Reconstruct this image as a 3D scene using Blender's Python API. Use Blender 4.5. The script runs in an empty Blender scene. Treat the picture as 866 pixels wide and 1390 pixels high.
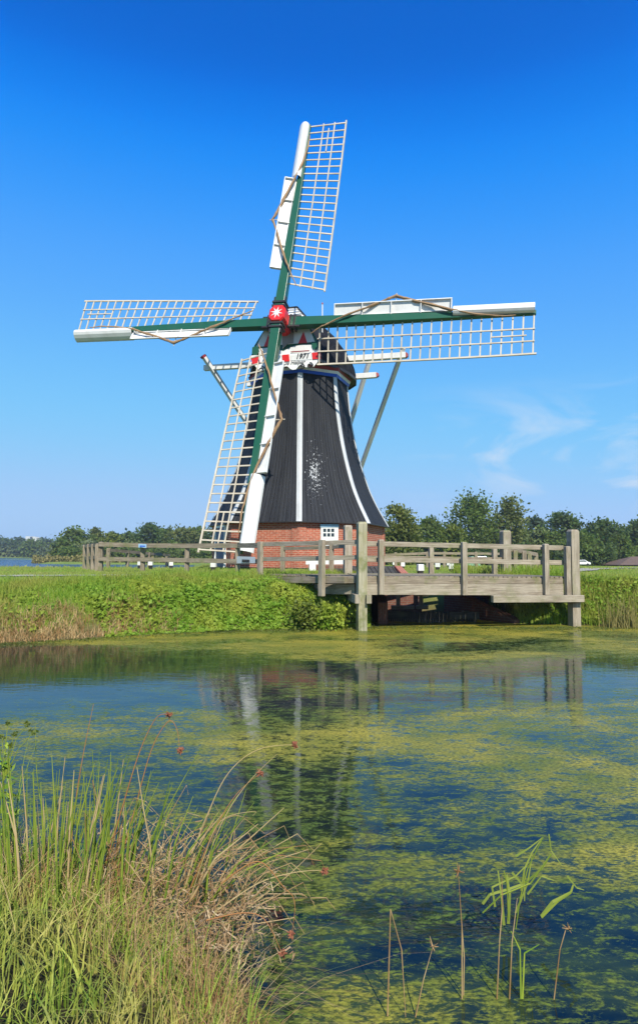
import bpy, math, random
import numpy as np
from mathutils import Vector, Matrix
random.seed(7); rng = np.random.default_rng(7)
S = bpy.context.scene; COL = S.collection
R = math.radians
# ------------------------------------------------------------------ camera geometry (photo pixels, 866 wide)
F = 850.; PT = R(3.7); RL = R(.3); HOR = 755.; CX = 433.; CH = 1.75
OFF = F*math.tan(PT); CY = HOR-OFF
def ray(px, py):
    a2 = px-CX; b2 = CY-py
    a = (a2*math.cos(RL)-b2*math.sin(RL))/F; b = (a2*math.sin(RL)+b2*math.cos(RL))/F
    return Vector((a, math.cos(PT)-b*math.sin(PT), math.sin(PT)+b*math.cos(PT)))
CAMP = Vector((0, 0, CH))
def W(px, py, D):
    q = ray(px, py); return CAMP+q*(D/q.y)
def G(px, py, z=0):
    q = ray(px, py); return CAMP+q*((z-CH)/q.z)
def plane(P0, nrm):
    P0 = Vector(P0); nrm = Vector(nrm)
    def f(px, py, o=0.):
        q = ray(px, py); return CAMP+q*(((P0+nrm.normalized()*o-CAMP).dot(nrm))/q.dot(nrm))
    return f
cam = bpy.data.cameras.new('camera'); co = bpy.data.objects.new('camera', cam); COL.objects.link(co)
cam.sensor_fit = 'HORIZONTAL'; cam.sensor_width = 36; cam.lens = F/866*36
cam.shift_y = (CY-695)/866; cam.clip_end = 6000; cam.clip_start = .05
fw = Vector((0, math.cos(PT), math.sin(PT)))
M = Matrix.Rotation(math.pi/2+PT, 4, 'X'); M = M@Matrix.Rotation(RL, 4, 'Z'); M.translation = CAMP
co.matrix_world = M; S.camera = co

# ------------------------------------------------------------------ node helpers
def newmat(name):
    m = bpy.data.materials.new(name); m.use_nodes = True; nt = m.node_tree; nt.nodes.clear()
    out = nt.nodes.new('ShaderNodeOutputMaterial'); return m, nt, out
class N:
    def __init__(s, nt): s.nt = nt
    def n(s, t, ins=None, **kw):
        x = s.nt.nodes.new(t)
        for k, v in kw.items(): setattr(x, k, v)
        for k, v in (ins or {}).items():
            if isinstance(v, bpy.types.NodeSocket): s.nt.links.new(v, x.inputs[k])
            else: x.inputs[k].default_value = v
        return x
    def noise(s, vec, scale, detail=4, rough=.55, dist=0.):
        return s.n('ShaderNodeTexNoise', {'Vector': vec, 'Scale': scale, 'Detail': detail, 'Roughness': rough, 'Distortion': dist}).outputs[0]
    def ramp(s, fac, *st):
        r = s.n('ShaderNodeValToRGB', {'Fac': fac}); e = r.color_ramp.elements
        while len(e) < len(st): e.new(.5)
        for i, (p, c) in enumerate(st):
            e[i].position = p; e[i].color = (*c, 1) if not isinstance(c, (int, float)) else (c, c, c, 1)
        return r.outputs[0]
    def mix(s, fac, a, b, bt='MIX'):
        x = s.n('ShaderNodeMix', data_type='RGBA', blend_type=bt)
        for i, v in ((0, fac), (6, a), (7, b)):
            if isinstance(v, bpy.types.NodeSocket): s.nt.links.new(v, x.inputs[i])
            else: x.inputs[i].default_value = v if i == 0 else ((*v, 1) if len(v) == 3 else v)
        return x.outputs[2]
    def math(s, op, a, b=0., c=0., clamp=False):
        x = s.n('ShaderNodeMath', operation=op, use_clamp=clamp)
        for i, v in enumerate((a, b, c)):
            if isinstance(v, bpy.types.NodeSocket): s.nt.links.new(v, x.inputs[i])
            else: x.inputs[i].default_value = v
        return x.outputs[0]
    def mapping(s, vec, sc=(1, 1, 1), loc=(0, 0, 0), rot=(0, 0, 0)):
        return s.n('ShaderNodeMapping', {'Vector': vec, 'Scale': sc, 'Location': loc, 'Rotation': rot}).outputs[0]
    def bump(s, h, strength=.3, dist=.02):
        return s.n('ShaderNodeBump', {'Height': h, 'Strength': strength, 'Distance': dist}).outputs[0]
    def bsdf(s, out, col, rough=.6, normal=None, spec=.4, metal=0., **k):
        d = {'Base Color': col if isinstance(col, bpy.types.NodeSocket) else (*col, 1), 'Roughness': rough, 'Specular IOR Level': spec, 'Metallic': metal}
        if normal is not None: d['Normal'] = normal
        d.update(k)
        b = s.n('ShaderNodeBsdfPrincipled', d); s.nt.links.new(b.outputs[0], out.inputs[0]); return b
def geo(n): return n.n('ShaderNodeNewGeometry')
def mat_wood(name, c1, c2, c3, green=0.):
    m, nt, out = newmat(name); n = N(nt)
    uv = n.n('ShaderNodeTexCoord').outputs['UV']; pos = geo(n).outputs['Position']
    g1 = n.noise(n.mapping(uv, (2.2, 42, 1)), 1, 5, .65, .6)
    g2 = n.noise(n.mapping(uv, (1, 150, 1)), 1, 2, .5)
    big = n.noise(n.mapping(uv, (1.1, 3, 1)), 1.6, 4, .6)
    c = n.mix(n.ramp(g1, (.3, 0), (.7, 1)), c1, c2)
    c = n.mix(n.ramp(big, (.48, 0), (.72, .75)), c, c3)
    c = n.mix(n.ramp(g2, (.36, .75), (.47, 0)), c, tuple(x*.35 for x in c1))
    if green: c = n.mix(n.ramp(n.noise(pos, 3, 4, .6), (.5, 0), (.68, green)), c, (.14, .16, .05))
    h = n.math('ADD', g1, n.math('MULTIPLY', g2, .6))
    n.bsdf(out, c, .8, n.bump(h, .55, .012), .2); return m
def mat_paint(name, col, dirt=.25, rough=.45, dcol=(.18, .16, .12), sc=2.2):
    m, nt, out = newmat(name); n = N(nt); pos = geo(n).outputs['Position']
    a = n.noise(n.mapping(pos, (1, 1, .35)), sc, 6, .65); b = n.noise(pos, 26, 3, .6)
    c = n.mix(n.ramp(a, (.42, 0), (.78, dirt)), col, dcol)
    c = n.mix(n.ramp(b, (.6, 0), (.75, dirt*.6)), c, dcol)
    n.bsdf(out, c, rough, n.bump(b, .12, .01), .35); return m
M_wood = mat_wood('weathered_oak', (.26, .22, .165), (.45, .395, .31), (.19, .145, .10), .4)
M_moss = mat_wood('mossy_oak', (.27, .25, .17), (.45, .42, .30), (.30, .27, .10), .8)
M_wood2 = mat_wood('fence_oak', (.19, .155, .115), (.35, .295, .22), (.13, .10, .07), .6)
M_dark = mat_wood('dark_timber', (.05, .045, .04), (.085, .08, .07), (.03, .03, .028), .2)
M_lath = mat_wood('pale_lath', (.50, .43, .33), (.66, .60, .49), (.38, .32, .24))
M_white = mat_paint('white_paint', (.70, .70, .68), .26)
M_green = mat_paint('green_paint', (.013, .088, .047), .14, .3, (.12, .15, .11))
M_red = mat_paint('red_paint', (.62, .022, .02), .12, .35, (.3, .03, .02))
M_dred = mat_paint('dark_red_paint', (.27, .03, .035), .2, .5)
M_blue = mat_paint('blue_paint', (.01, .09, .52), .1, .4)
M_lblue = mat_paint('light_blue_paint', (.30, .47, .62), .15, .4)
M_iron = mat_paint('black_iron', (.022, .022, .024), .3, .45, (.09, .07, .05))
M_black = mat_paint('black_tar', (.03, .031, .035), .2, .5, (.1, .1, .1))
M_rope = mat_wood('furled_canvas', (.27, .16, .08), (.42, .28, .16), (.16, .09, .05))
M_cw = mat_paint('weathered_white', (.50, .52, .53), .45)
M_grey = mat_paint('grey_render', (.55, .56, .55), .4)
M_beard = mat_paint('cream_paint', (.80, .80, .77), .12, .5)

def mat_smock():
    m, nt, out = newmat('tarred_smock_boards'); n = N(nt); pos = geo(n).outputs['Position']
    uv = n.n('ShaderNodeTexCoord').outputs['UV']; sx = n.n('ShaderNodeSeparateXYZ', {'Vector': uv})
    fr = n.math('FRACT', n.math('MULTIPLY', sx.outputs[0], 1.0))
    seam = n.math('LESS_THAN', n.math('ABSOLUTE', n.math('SUBTRACT', fr, .5)), .065)
    bid = n.math('FLOOR', sx.outputs[0])
    wn = n.n('ShaderNodeTexWhiteNoise', {'W': bid}, noise_dimensions='1D').outputs['Value']
    st = n.noise(n.mapping(uv, (3.2, .55, 1)), 1, 6, .65)
    big = n.noise(n.mapping(uv, (.35, .6, 1)), 1, 3, .5)
    c = n.mix(n.ramp(st, (.3, 0), (.75, 1)), (.013, .0145, .018), (.048, .051, .058))
    c = n.mix(n.math('MULTIPLY', wn, .5), c, (.015, .016, .019))
    c = n.mix(n.ramp(big, (.45, 0), (.75, .4)), c, (.05, .051, .053))
    c = n.mix(n.math('MULTIPLY', seam, .7), c, (.004, .004, .005))
    # flaking patch: white flecks low on the right front face
    px = n.n('ShaderNodeSeparateXYZ', {'Vector': pos})
    d1 = n.math('DIVIDE', n.math('SUBTRACT', px.outputs[0], PATCH[0]), .34); d2 = n.math('DIVIDE', n.math('SUBTRACT', px.outputs[2], PATCH[2]), .95)
    rr = n.math('SQRT', n.math('ADD', n.math('MULTIPLY', d1, d1), n.math('MULTIPLY', d2, d2)))
    fl = n.noise(n.mapping(pos, (1, 1, .55)), 15, 4, .72)
    thr = n.math('ADD', .505, n.math('MULTIPLY', n.math('MINIMUM', rr, 3.), .125))
    msk = n.math('GREATER_THAN', fl, thr)
    fl2 = n.math('GREATER_THAN', n.noise(n.mapping(pos, (1, 1, .7)), 11, 3, .6), .755)
    c = n.mix(n.math('MAXIMUM', msk, n.math('MULTIPLY', fl2, .8)), c, (.42, .43, .44))
    n.bsdf(out, c, .7, n.bump(n.math('SUBTRACT', st, n.math('MULTIPLY', seam, .8)), .6, .02), .12); return m
def mat_brick(name, c1, c2, mort, dark=0.):
    m, nt, out = newmat(name); n = N(nt)
    uv = n.n('ShaderNodeTexCoord').outputs['UV']; pos = geo(n).outputs['Position']
    b = n.n('ShaderNodeTexBrick', {'Vector': uv, 'Color1': (*c1, 1), 'Color2': (*c2, 1), 'Mortar': (*mort, 1), 'Scale': 1., 'Mortar Size': .008,
             'Mortar Smooth': .2, 'Bias': 0., 'Brick Width': .23, 'Row Height': .068})
    nz = n.noise(pos, 1.3, 5, .65); f = n.noise(pos, 17, 3, .6)
    c = n.mix(n.ramp(f, (.35, .4), (.6, 0)), b.outputs[0], (.22, .065, .04))
    c = n.mix(n.ramp(f, (.55, 0), (.75, .4)), c, (.5, .3, .22))
    c = n.mix(n.ramp(nz, (.5, 0), (.75, .45)), c, (.16, .08, .06))
    if dark: c = n.mix(dark, c, (.05, .04, .03))
    n.bsdf(out, c, .85, n.bump(b.outputs['Fac'], -.5, .01), .2); return m
M_brick = mat_brick('red_brick', (.46, .115, .065), (.33, .08, .045), (.47, .35, .26))
M_brick2 = mat_brick('mossy_brick', (.24, .09, .06), (.16, .06, .045), (.2, .17, .13), .3)

def mat_leaf(name, c1, c2, c3=None, tr=.3, nscale=.35, rough=.6):
    m, nt, out = newmat(name); n = N(nt); g = geo(n)
    c = n.mix(g.outputs['Random Per Island'], c1, c2)
    if c3: c = n.mix(n.ramp(n.noise(g.outputs['Position'], nscale, 3, .6), (.42, 0), (.62, .9)), c, c3)
    p = n.n('ShaderNodeBsdfPrincipled', {'Base Color': c, 'Roughness': rough, 'Specular IOR Level': .25})
    t = n.n('ShaderNodeBsdfTranslucent', {'Color': n.mix(.35, c, (.35, .42, .05))})
    mx = n.n('ShaderNodeMixShader', {0: tr, 1: p.outputs[0], 2: t.outputs[0]})
    nt.links.new(mx.outputs[0], out.inputs[0]); return m

# ------------------------------------------------------------------ mesh helpers
WL = {}          # world location of every object that is a parent
class MB:
    def __init__(s): s.v = []; s.f = []; s.uv = []
    def face(s, pts, uvs=None):
        i = len(s.v); s.v += [tuple(p) for p in pts]; s.f.append(tuple(range(i, i+len(pts))))
        s.uv += list(uvs) if uvs else [(p[0]+p[1], p[2]) for p in pts]
    def bar(s, p0, p1, w, h, up=(0, 0, 1), w1=None, h1=None, ch=0.):
        p0 = Vector(p0); p1 = Vector(p1); d = (p1-p0); L = d.length
        if L < 1e-6: return s
        d.normalize(); up = Vector(up)
        if abs(d.dot(up.normalized())) > .98: up = Vector((0, 1, 0)) if abs(d.y) < .9 else Vector((1, 0, 0))
        x = d.cross(up).normalized(); y = x.cross(d).normalized()
        w1 = w if w1 is None else w1; h1 = h if h1 is None else h1
        A = [p0+x*(a*w/2)+y*(b*h/2) for a, b in ((-1, -1), (1, -1), (1, 1), (-1, 1))]
        B = [p1+x*(a*w1/2)+y*(b*h1/2) for a, b in ((-1, -1), (1, -1), (1, 1), (-1, 1))]
        ru, rv = random.uniform(0, 40), random.uniform(0, 40)
        for k in range(4):
            j = (k+1) % 4; e = (A[j]-A[k]).length
            s.face([A[k], A[j], B[j], B[k]], [(ru, rv), (ru, rv+e), (ru+L, rv+e), (ru+L, rv)]); rv += e
        s.face([A[3], A[2], A[1], A[0]], [(ru, rv), (ru, rv+w), (ru+.05, rv+w), (ru+.05, rv)])
        s.face(B, [(ru, rv), (ru, rv+w), (ru+.05, rv+w), (ru+.05, rv)]); return s
    def loft(s, rings, close=True, caps=True, uv=None):
        for r0, r1 in zip(rings[:-1], rings[1:]):
            n = len(r0)
            for k in range(n if close else n-1):
                j = (k+1) % n; s.face([r0[k], r0[j], r1[j], r1[k]])
        if caps: s.face(list(reversed(rings[0]))); s.face(rings[-1])
        return s
    def tube(s, pts, rad, n=8, caps=True):
        pts = [Vector(p) for p in pts]; rings = []
        rad = rad if isinstance(rad, (list, tuple)) else [rad]*len(pts)
        u = None; L = 0; ls = []
        for i, p in enumerate(pts):
            d = (pts[min(i+1, len(pts)-1)]-pts[max(i-1, 0)]).normalized()
            if u is None: u = d.cross(Vector((.3, .2, 1))).normalized()
            u = (u-d*u.dot(d)).normalized(); w = d.cross(u)
            if i: L += (p-pts[i-1]).length
            ls.append(L); rings.append([p+(u*math.cos(2*math.pi*k/n)+w*math.sin(2*math.pi*k/n))*rad[i] for k in range(n)])
        o = random.uniform(0, 30)
        for i in range(len(rings)-1):
            for k in range(n):
                j = (k+1) % n; va, vb = o+k*.04, o+(k+1)*.04
                s.face([rings[i][k], rings[i][j], rings[i+1][j], rings[i+1][k]], [(o+ls[i], va), (o+ls[i], vb), (o+ls[i+1], vb), (o+ls[i+1], va)])
        if caps: s.face(list(reversed(rings[0]))); s.face(rings[-1])
        return s
    def prism(s, poly, t):
        t = Vector(t); a = [Vector(p) for p in poly]; b = [p+t for p in a]; n = len(a)
        s.face(a); s.face(list(reversed(b)))
        for k in range(n): s.face([a[(k+1) % n], a[k], b[k], b[(k+1) % n]])
        return s
    def sheet(s, a, b, c, d, t):    # quad with thickness
        return s.prism([a, b, c, d], t)
    def build(s, name, mat, parent=None, smooth=False, origin=None, bevel=0.):
        me = bpy.data.meshes.new(name)
        po = WL[parent.name] if parent else Vector((0, 0, 0))
        o = bpy.data.objects.new(name, me); COL.objects.link(o)
        org = Vector(origin) if origin is not None else po
        V = [(x-org.x, y-org.y, z-org.z) for x, y, z in s.v]
        me.from_pydata(V, [], s.f); ul = me.uv_layers.new(name='UVMap')
        ul.data.foreach_set('uv', np.array(s.uv, dtype=np.float32).ravel())
        me.materials.append(mat)
        if smooth or bevel:
            import bmesh
            bm = bmesh.new(); bm.from_mesh(me); bmesh.ops.remove_doubles(bm, verts=bm.verts, dist=1e-4); bm.to_mesh(me); bm.free()
        if smooth: me.polygons.foreach_set('use_smooth', [True]*len(me.polygons))
        if bevel:
            b = o.modifiers.new('bevel', 'BEVEL'); b.width = bevel; b.segments = 2; b.limit_method = 'ANGLE'; b.angle_limit = R(40)
        o.location = org-po
        if parent: o.parent = parent
        WL[o.name] = org; return o
def tag(o, label=None, cat=None, group=None, kind=None):
    if label: o['label'] = label
    if cat: o['category'] = cat
    if group: o['group'] = group
    if kind: o['kind'] = kind
    return o
def empty(name, loc, label=None, cat=None, group=None):
    o = bpy.data.objects.new(name, None); COL.objects.link(o); o.location = loc; o.empty_display_size = .3
    WL[o.name] = Vector(loc); return tag(o, label, cat, group)
def npmesh(name, V, Fc, nper, mat, parent=None, smooth=False):
    me = bpy.data.meshes.new(name); V = np.asarray(V, np.float32)
    if parent is not None: V = V-np.array(WL[parent.name], np.float32)
    Fc = np.asarray(Fc, np.int32)
    me.vertices.add(len(V)); me.vertices.foreach_set('co', V.ravel())
    nf = len(Fc)//nper; me.loops.add(len(Fc)); me.loops.foreach_set('vertex_index', Fc)
    me.polygons.add(nf); me.polygons.foreach_set('loop_start', np.arange(nf, dtype=np.int32)*nper)
    try: me.polygons.foreach_set('loop_total', np.full(nf, nper, np.int32))
    except Exception: pass
    me.update(calc_edges=True); me.materials.append(mat)
    if smooth: me.polygons.foreach_set('use_smooth', [True]*nf)
    o = bpy.data.objects.new(name, me); COL.objects.link(o)
    if parent is not None: o.parent = parent
    WL[o.name] = Vector((0, 0, 0)) if parent is None else WL[parent.name]; return o
def nrm(a): return a/np.maximum(np.linalg.norm(a, axis=1, keepdims=True), 1e-9)
def leaves(C, size, bias=(0, -.25, .6), elong=1.6, spread=1.):     # leaf quads (rhombs)
    n = len(C); nr = nrm(rng.normal(size=(n, 3))*spread+np.array(bias)); t = nrm(np.cross(nr, rng.normal(size=(n, 3)))); b = np.cross(nr, t)
    s = (size*rng.uniform(.6, 1.3, n))[:, None]
    V = np.stack([C-t*s*elong*.5, C+b*s*.5, C+t*s*elong*.5, C-b*s*.5], 1).reshape(-1, 3)
    return V, np.arange(4*n)
def blades(P, h, w, lean, seg=3, droop=1.):
    n = len(P); h = np.broadcast_to(h, (n,)); w = np.broadcast_to(w, (n,))
    th = rng.uniform(0, 2*np.pi, n); ld = np.stack([np.cos(th), np.sin(th), 0*th], 1)*(np.abs(rng.normal(size=n))*lean)[:, None]
    sd = rng.uniform(0, np.pi, n); side = np.stack([np.cos(sd), np.sin(sd)*.5, 0*sd], 1)
    V = []; 
    for k in range(seg+1):
        t = k/seg; c = P+np.array([0, 0, 1.])*(h*t)[:, None]+ld*(h*t**2*droop)[:, None]-np.array([0, 0, 1.])*(h*(t**3)*.35*np.linalg.norm(ld, axis=1)*droop)[:, None]
        ww = (w*(1-t)**.7*.5)[:, None] if k < seg else (w*.04)[:, None]
        V += [c-side*ww, c+side*ww]
    V = np.stack(V, 1).reshape(-1, 3); q = 2*(seg+1); base = (np.arange(n)*q)[:, None]
    f = np.concatenate([[2*k, 2*k+1, 2*k+3, 2*k+2] for k in range(seg)])
    return V, (base+f[None, :]).ravel()

# ------------------------------------------------------------------ terrain
def sst(a, b, x): t = np.clip((x-a)/(b-a), 0, 1); return t*t*(3-2*t)
wl = [G(-150, 882), G(0, 874), G(101, 868), G(218, 860), G(350, 854.5), G(470, 853)]
XF = [-60, -20]+[p.x for p in wl]+[1.25, 1.62, 5.05, 5.3, 7, 9, 14, 30, 80]
YF = [2, 8]+[p.y for p in wl]+[wl[-1].y+.2, 19.2, 19.2, 16.7, 16.35, 15.5, 14.6, 12, 3]
XN = [-60, -6, -2.3, -1.1, -.5, -.15, 1, 60]; YN = [12, 6.2, 4.0, 3.4, 2.75, 2.3, 1.2, -4]
def vnoise(x, y, s, seed=0):
    a = np.sin(x*s*1.3+seed)*np.cos(y*s*1.7+seed*2)+.6*np.sin(x*s*2.9+y*s*2.3+seed*3)+.4*np.cos(y*s*4.7-x*s*3.9+seed)
    return a/2
def hgt(x, y):
    x = np.asarray(x, float); y = np.asarray(y, float)
    dn = np.interp(x, XN, YN)-y; df = y-np.interp(x, XF, YF)
    hn = np.where(dn > 0, .34*sst(0, 1.4, dn)+.05*sst(0, .2, dn), -.7*sst(0, 1.6, -dn))
    prof = np.interp(df, [0, .35, .9, 1.6, 2.6], [0, .42, .9, 1.16, 1.22])
    left = sst(-3.5, -7.5, x)
    prof = prof*(1-left)+np.interp(df, [0, .35, .9, 1.6, 3.2], [0, .3, .62, .95, 1.2])*left
    hf = np.where(df > 0, prof, -.8*sst(0, 1.5, -df))
    r = x/np.maximum(y, 1)
    mound = .09*np.exp(-(((x+.8)/4.5)**2+((y-24.5)/5.)**2)**2)
    hf = hf+np.where(df > 2.4, mound, 0)
    far = np.interp(y, [26, 34, 110, 400, 3000], [1.22, 1.16, .34, .3, .3])
    hf = np.where(y > 26, far+mound, hf)
    edge = 26.5+np.clip((x+6)*-.1, -1, 2)
    inlake = ((r < -.185-.02*np.sin(y*.1)) & (y > edge) & (y < 116)) | ((r < -.445+.01*np.sin(y*.05)) & (y >= 116) & (y < 325))
    lk = np.clip((y-edge)/3., 0, 1)*np.clip((-.185-r)/.03, 0, 1)*np.clip((118-y)/4, 0, 1)
    lk = np.maximum(lk, np.clip((-.43-r)/.01, 0, 1)*np.clip((330-y)/6, 0, 1)*(y > 60))
    hf = hf*(1-lk)-.5*lk
    mid = (np.interp(x, XN, YN)+np.interp(x, XF, YF))/2
    return np.where(y < mid, hn, hf)+.012*vnoise(x, y, 2.1)*(np.abs(y-mid) > 3)
def axis(parts): return np.unique(np.concatenate([np.arange(a, b, s) for a, b, s in parts]))
gx = axis([(-1120, -100, 60), (-100, -24, 4), (-24, -10, .8), (-10, 14, .14), (14, 30, .8), (30, 100, 4), (100, 1121, 60)])
gy = axis([(-60, -2, 3), (-2, 12, .16), (12, 20.5, .11), (20.5, 34, .4), (34, 340, 3), (340, 1211, 60)])
X, Y = np.meshgrid(gx, gy); V = np.stack([X.ravel(), Y.ravel(), hgt(X, Y).ravel()], 1)
nx, ny = len(gx), len(gy); i = np.arange((nx-1)*(ny-1)); q = (i//(nx-1))*nx+i % (nx-1)
Fq = np.stack([q, q+1, q+nx+1, q+nx], 1).ravel()
def mat_ground():
    m, nt, out = newmat('meadow_ground'); n = N(nt); pos = geo(n).outputs['Position']; z = n.n('ShaderNodeSeparateXYZ', {'Vector': pos})
    a = n.noise(pos, .35, 5, .6); b = n.noise(pos, 3.5, 5, .65); c_ = n.noise(pos, 40, 3, .6)
    c = n.mix(n.ramp(a, (.35, 0), (.65, 1)), (.12, .21, .028), (.21, .28, .05))
    c = n.mix(n.ramp(b, (.4, 0), (.7, .6)), c, (.28, .26, .09))
    c = n.mix(n.ramp(c_, (.35, .5), (.6, 0)), c, (.04, .07, .012))
    low = n.ramp(z.outputs[2], (.0, 1), (.9, 0))
    soil = n.mix(b, (.07, .05, .028), (.14, .11, .05))
    c = n.mix(n.math('MULTIPLY', low, n.math('LESS_THAN', z.outputs[1], 40)), c, soil)
    c = n.mix(n.math('LESS_THAN', z.outputs[1], 8.), c, n.mix(b, (.018, .02, .008), (.05, .042, .02)))  # near bank soil, colour darkened to paint in shade between the grass blades
    n.bsdf(out, c, .9, n.bump(n.math('ADD', b, c_), .6, .05), .1); return m
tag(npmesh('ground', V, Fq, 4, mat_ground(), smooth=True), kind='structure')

# ------------------------------------------------------------------ water
def mat_water():
    m, nt, out = newmat('pond_water'); n = N(nt); pos = geo(n).outputs['Position']; sp = n.n('ShaderNodeSeparateXYZ', {'Vector': pos})
    warp = n.noise(pos, .9, 3, .5)
    big = n.noise(n.mapping(pos, (.26, .55, 1), (3.1, 1.3, 0)), 1, 5, .6, .8)
    med = n.noise(n.mapping(pos, (1.1, 2.1, 1)), 1.5, 6, .68, .7)
    fine = n.noise(n.mapping(pos, (5.5, 11, 1)), 1.2, 8, .80, .5)
    fine2 = n.noise(n.mapping(pos, (30, 60, 1), (5, 2, 0)), 1, 4, .7)
    # thicker mat beside the far bank, clear lane on the left
    yy = sp.outputs[1]
    prof = n.n('ShaderNodeFloatCurve', {'Value': n.math('DIVIDE', yy, 20.), 'Factor': 1.}); cv = prof.mapping.curves[0]
    pts = [(0, .56), (.14, .59), (.25, .62), (.33, .60), (.42, .48), (.49, .46), (.56, .64), (.66, .74), (.80, .78), (1, .76)]
    cv.points[0].location = pts[0]; cv.points[1].location = pts[-1]
    for p in pts[1:-1]: cv.points.new(*p)
    prof.mapping.update()
    cov = n.math('ADD', prof.outputs[0], n.math('MULTIPLY', n.math('SUBTRACT', big, .5), 1.3))
    cov = n.math('ADD', cov, n.math('MULTIPLY', n.math('SUBTRACT', med, .5), .55))
    # bluer to the left at mid distance
    lft = n.math('MULTIPLY', n.ramp(n.math('DIVIDE', sp.outputs[0], -10.), (.0, 0), (.35, .3)), n.ramp(n.math('DIVIDE', yy, 20.), (.33, 0), (.40, 1), (.56, 1), (.63, 0)))
    cov = n.math('SUBTRACT', cov, lft)
    k = n.math('ADD', cov, n.math('MULTIPLY', n.math('SUBTRACT', fine, .5), 2.6))
    k = n.math('ADD', k, n.math('MULTIPLY', n.math('SUBTRACT', fine2, .5), .6))
    surf = n.ramp(k, (.50, 0), (.70, 1))
    sub = n.ramp(n.math('ADD', cov, n.math('MULTIPLY', n.math('SUBTRACT', med, .5), 1.3)), (.30, 0), (.75, 1))
    ac = n.mix(n.math('MULTIPLY', n.ramp(cov, (.5, 0), (.78, 1)), n.ramp(n.noise(n.mapping(pos, (.5, .8, 1)), 1.5, 4, .6), (.36, .25), (.58, 1))), (.105, .155, .022), (.42, .35, .045))
    ac = n.mix(n.ramp(fine2, (.38, .9), (.60, 0)), ac, (.02, .034, .008))
    ac = n.mix(n.ramp(fine, (.62, 0), (.75, .5)), ac, (.28, .27, .06))
    deep = n.mix(sub, (.003, .009, .014), (.026, .042, .010))
    rip = n.noise(n.mapping(pos, (2.4, 6.5, 1)), 2., 3, .5, .3); rip2 = n.noise(n.mapping(pos, (.5, 1.2, 1)), 2., 2, .5)
    bw = n.bump(n.math('ADD', n.math('MULTIPLY', rip, .6), rip2), .12, .02)
    ba = n.bump(n.math('ADD', fine, fine2), .5, .012)
    w = n.n('ShaderNodeBsdfPrincipled', {'Base Color': deep, 'Roughness': .035, 'IOR': 1.33, 'Specular IOR Level': .5, 'Normal': bw})
    al = n.n('ShaderNodeBsdfPrincipled', {'Base Color': ac, 'Roughness': .5, 'Specular IOR Level': .15, 'Normal': ba})
    mx = n.n('ShaderNodeMixShader', {0: n.math('MULTIPLY', surf, .92), 1: w.outputs[0], 2: al.outputs[0]})
    nt.links.new(mx.outputs[0], out.inputs[0]); return m
def mat_lake():
    m, nt, out = newmat('lake_water'); n = N(nt); pos = geo(n).outputs['Position']
    rip = n.noise(n.mapping(pos, (.5, 1.2, 1)), 2., 4, .6)
    n.bsdf(out, (.004, .035, .11), .12, n.bump(rip, .8, .3), .5); return m
m_ = MB(); m_.face([(-60, -40, 0), (60, -40, 0), (60, 25, 0), (-60, 25, 0)]); tag(m_.build('pond_water', mat_water()), kind='structure')
m_ = MB(); m_.face([(-900, 25.01, 0), (60, 25.01, 0), (60, 340, 0), (-900, 340, 0)]); tag(m_.build('lake_water', mat_lake()), kind='structure')

def strip(name, pts, w, mat, lift=.02, sub=.25):
    Vv = []; P = []
    for a, b in zip(pts[:-1], pts[1:]):
        k = max(2, int((Vector(b)-Vector(a)).length/sub)); P += [Vector(a).lerp(Vector(b), t/k) for t in range(k)]
    P.append(Vector(pts[-1])); K = 6
    for i, p in enumerate(P):
        d = (P[min(i+1, len(P)-1)]-P[max(i-1, 0)]).normalized(); s = Vector((-d.y, d.x)); ww = w*(1+.15*math.sin(i*.7))
        for k in range(K): Vv.append((p.x+s.x*ww*(k/(K-1)-.5), p.y+s.y*ww*(k/(K-1)-.5)))
    Vv = np.array(Vv); z = hgt(Vv[:, 0], Vv[:, 1])+lift
    fi = [[i*K+k, i*K+k+1, (i+1)*K+k+1, (i+1)*K+k] for i in range(len(P)-1) for k in range(K-1)]
    return tag(npmesh(name, np.column_stack([Vv, z]), np.array(fi).ravel(), 4, mat), kind='structure')
def mat_gravel():
    m, nt, out = newmat('path_gravel'); n = N(nt); pos = geo(n).outputs['Position']
    c = n.mix(n.noise(pos, 30, 4, .7), (.22, .21, .19), (.40, .37, .33)); n.bsdf(out, c, .9, n.bump(n.noise(pos, 60, 2), .4, .02), .2); return m
M_path = mat_gravel()
strip('path', [(-16, 14.2), (-9, 15.6), (-5.5, 16.6), (-2.2, 16.9), (-.8, 17.0)], 1.1, M_path)
strip('path', [(6.6, 18.6), (9.5, 24), (14, 31), (24, 41), (60, 70)], 1.5, M_path, .05, .6)

# ------------------------------------------------------------------ windmill
T = Vector((-.8, 25.2, 0)); GZ = 1.26
yaw = -0.26107729958753806; tilt = 0.23872035571724756; rot = 0.05700785315098756
cz, sz = math.cos(yaw), math.sin(yaw)
def rz(v): return Vector((v[0]*cz-v[1]*sz, v[0]*sz+v[1]*cz, v[2]))
AX = rz((0, -math.cos(tilt), math.sin(tilt))); UPd = rz((0, math.sin(tilt), math.cos(tilt))); RT = rz((1, 0, 0))
AH = rz((0, -1, 0)); ZZ = Vector((0, 0, 1))
HUB = Vector((-1.519413447434748, 22.521233676950576, 8.800323060874359+CH))
U = UPd*math.cos(rot)+RT*math.sin(rot); Vd = RT*math.cos(rot)-UPd*math.sin(rot)
mill = empty('windmill', (T.x, T.y, GZ), 'black octagonal smock windmill with green and white sails on a red brick base', 'windmill')
PATCH = W(428, 642, 22.9)
M_smock = mat_smock()
prof0 = [(1.93, 7.04), (1.97, 6.60), (2.06, 5.74), (2.18, 5.0), (2.33, 4.31), (2.52, 3.61), (2.85, 2.63), (3.18, 1.94), (3.62, 1.2)]
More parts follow.
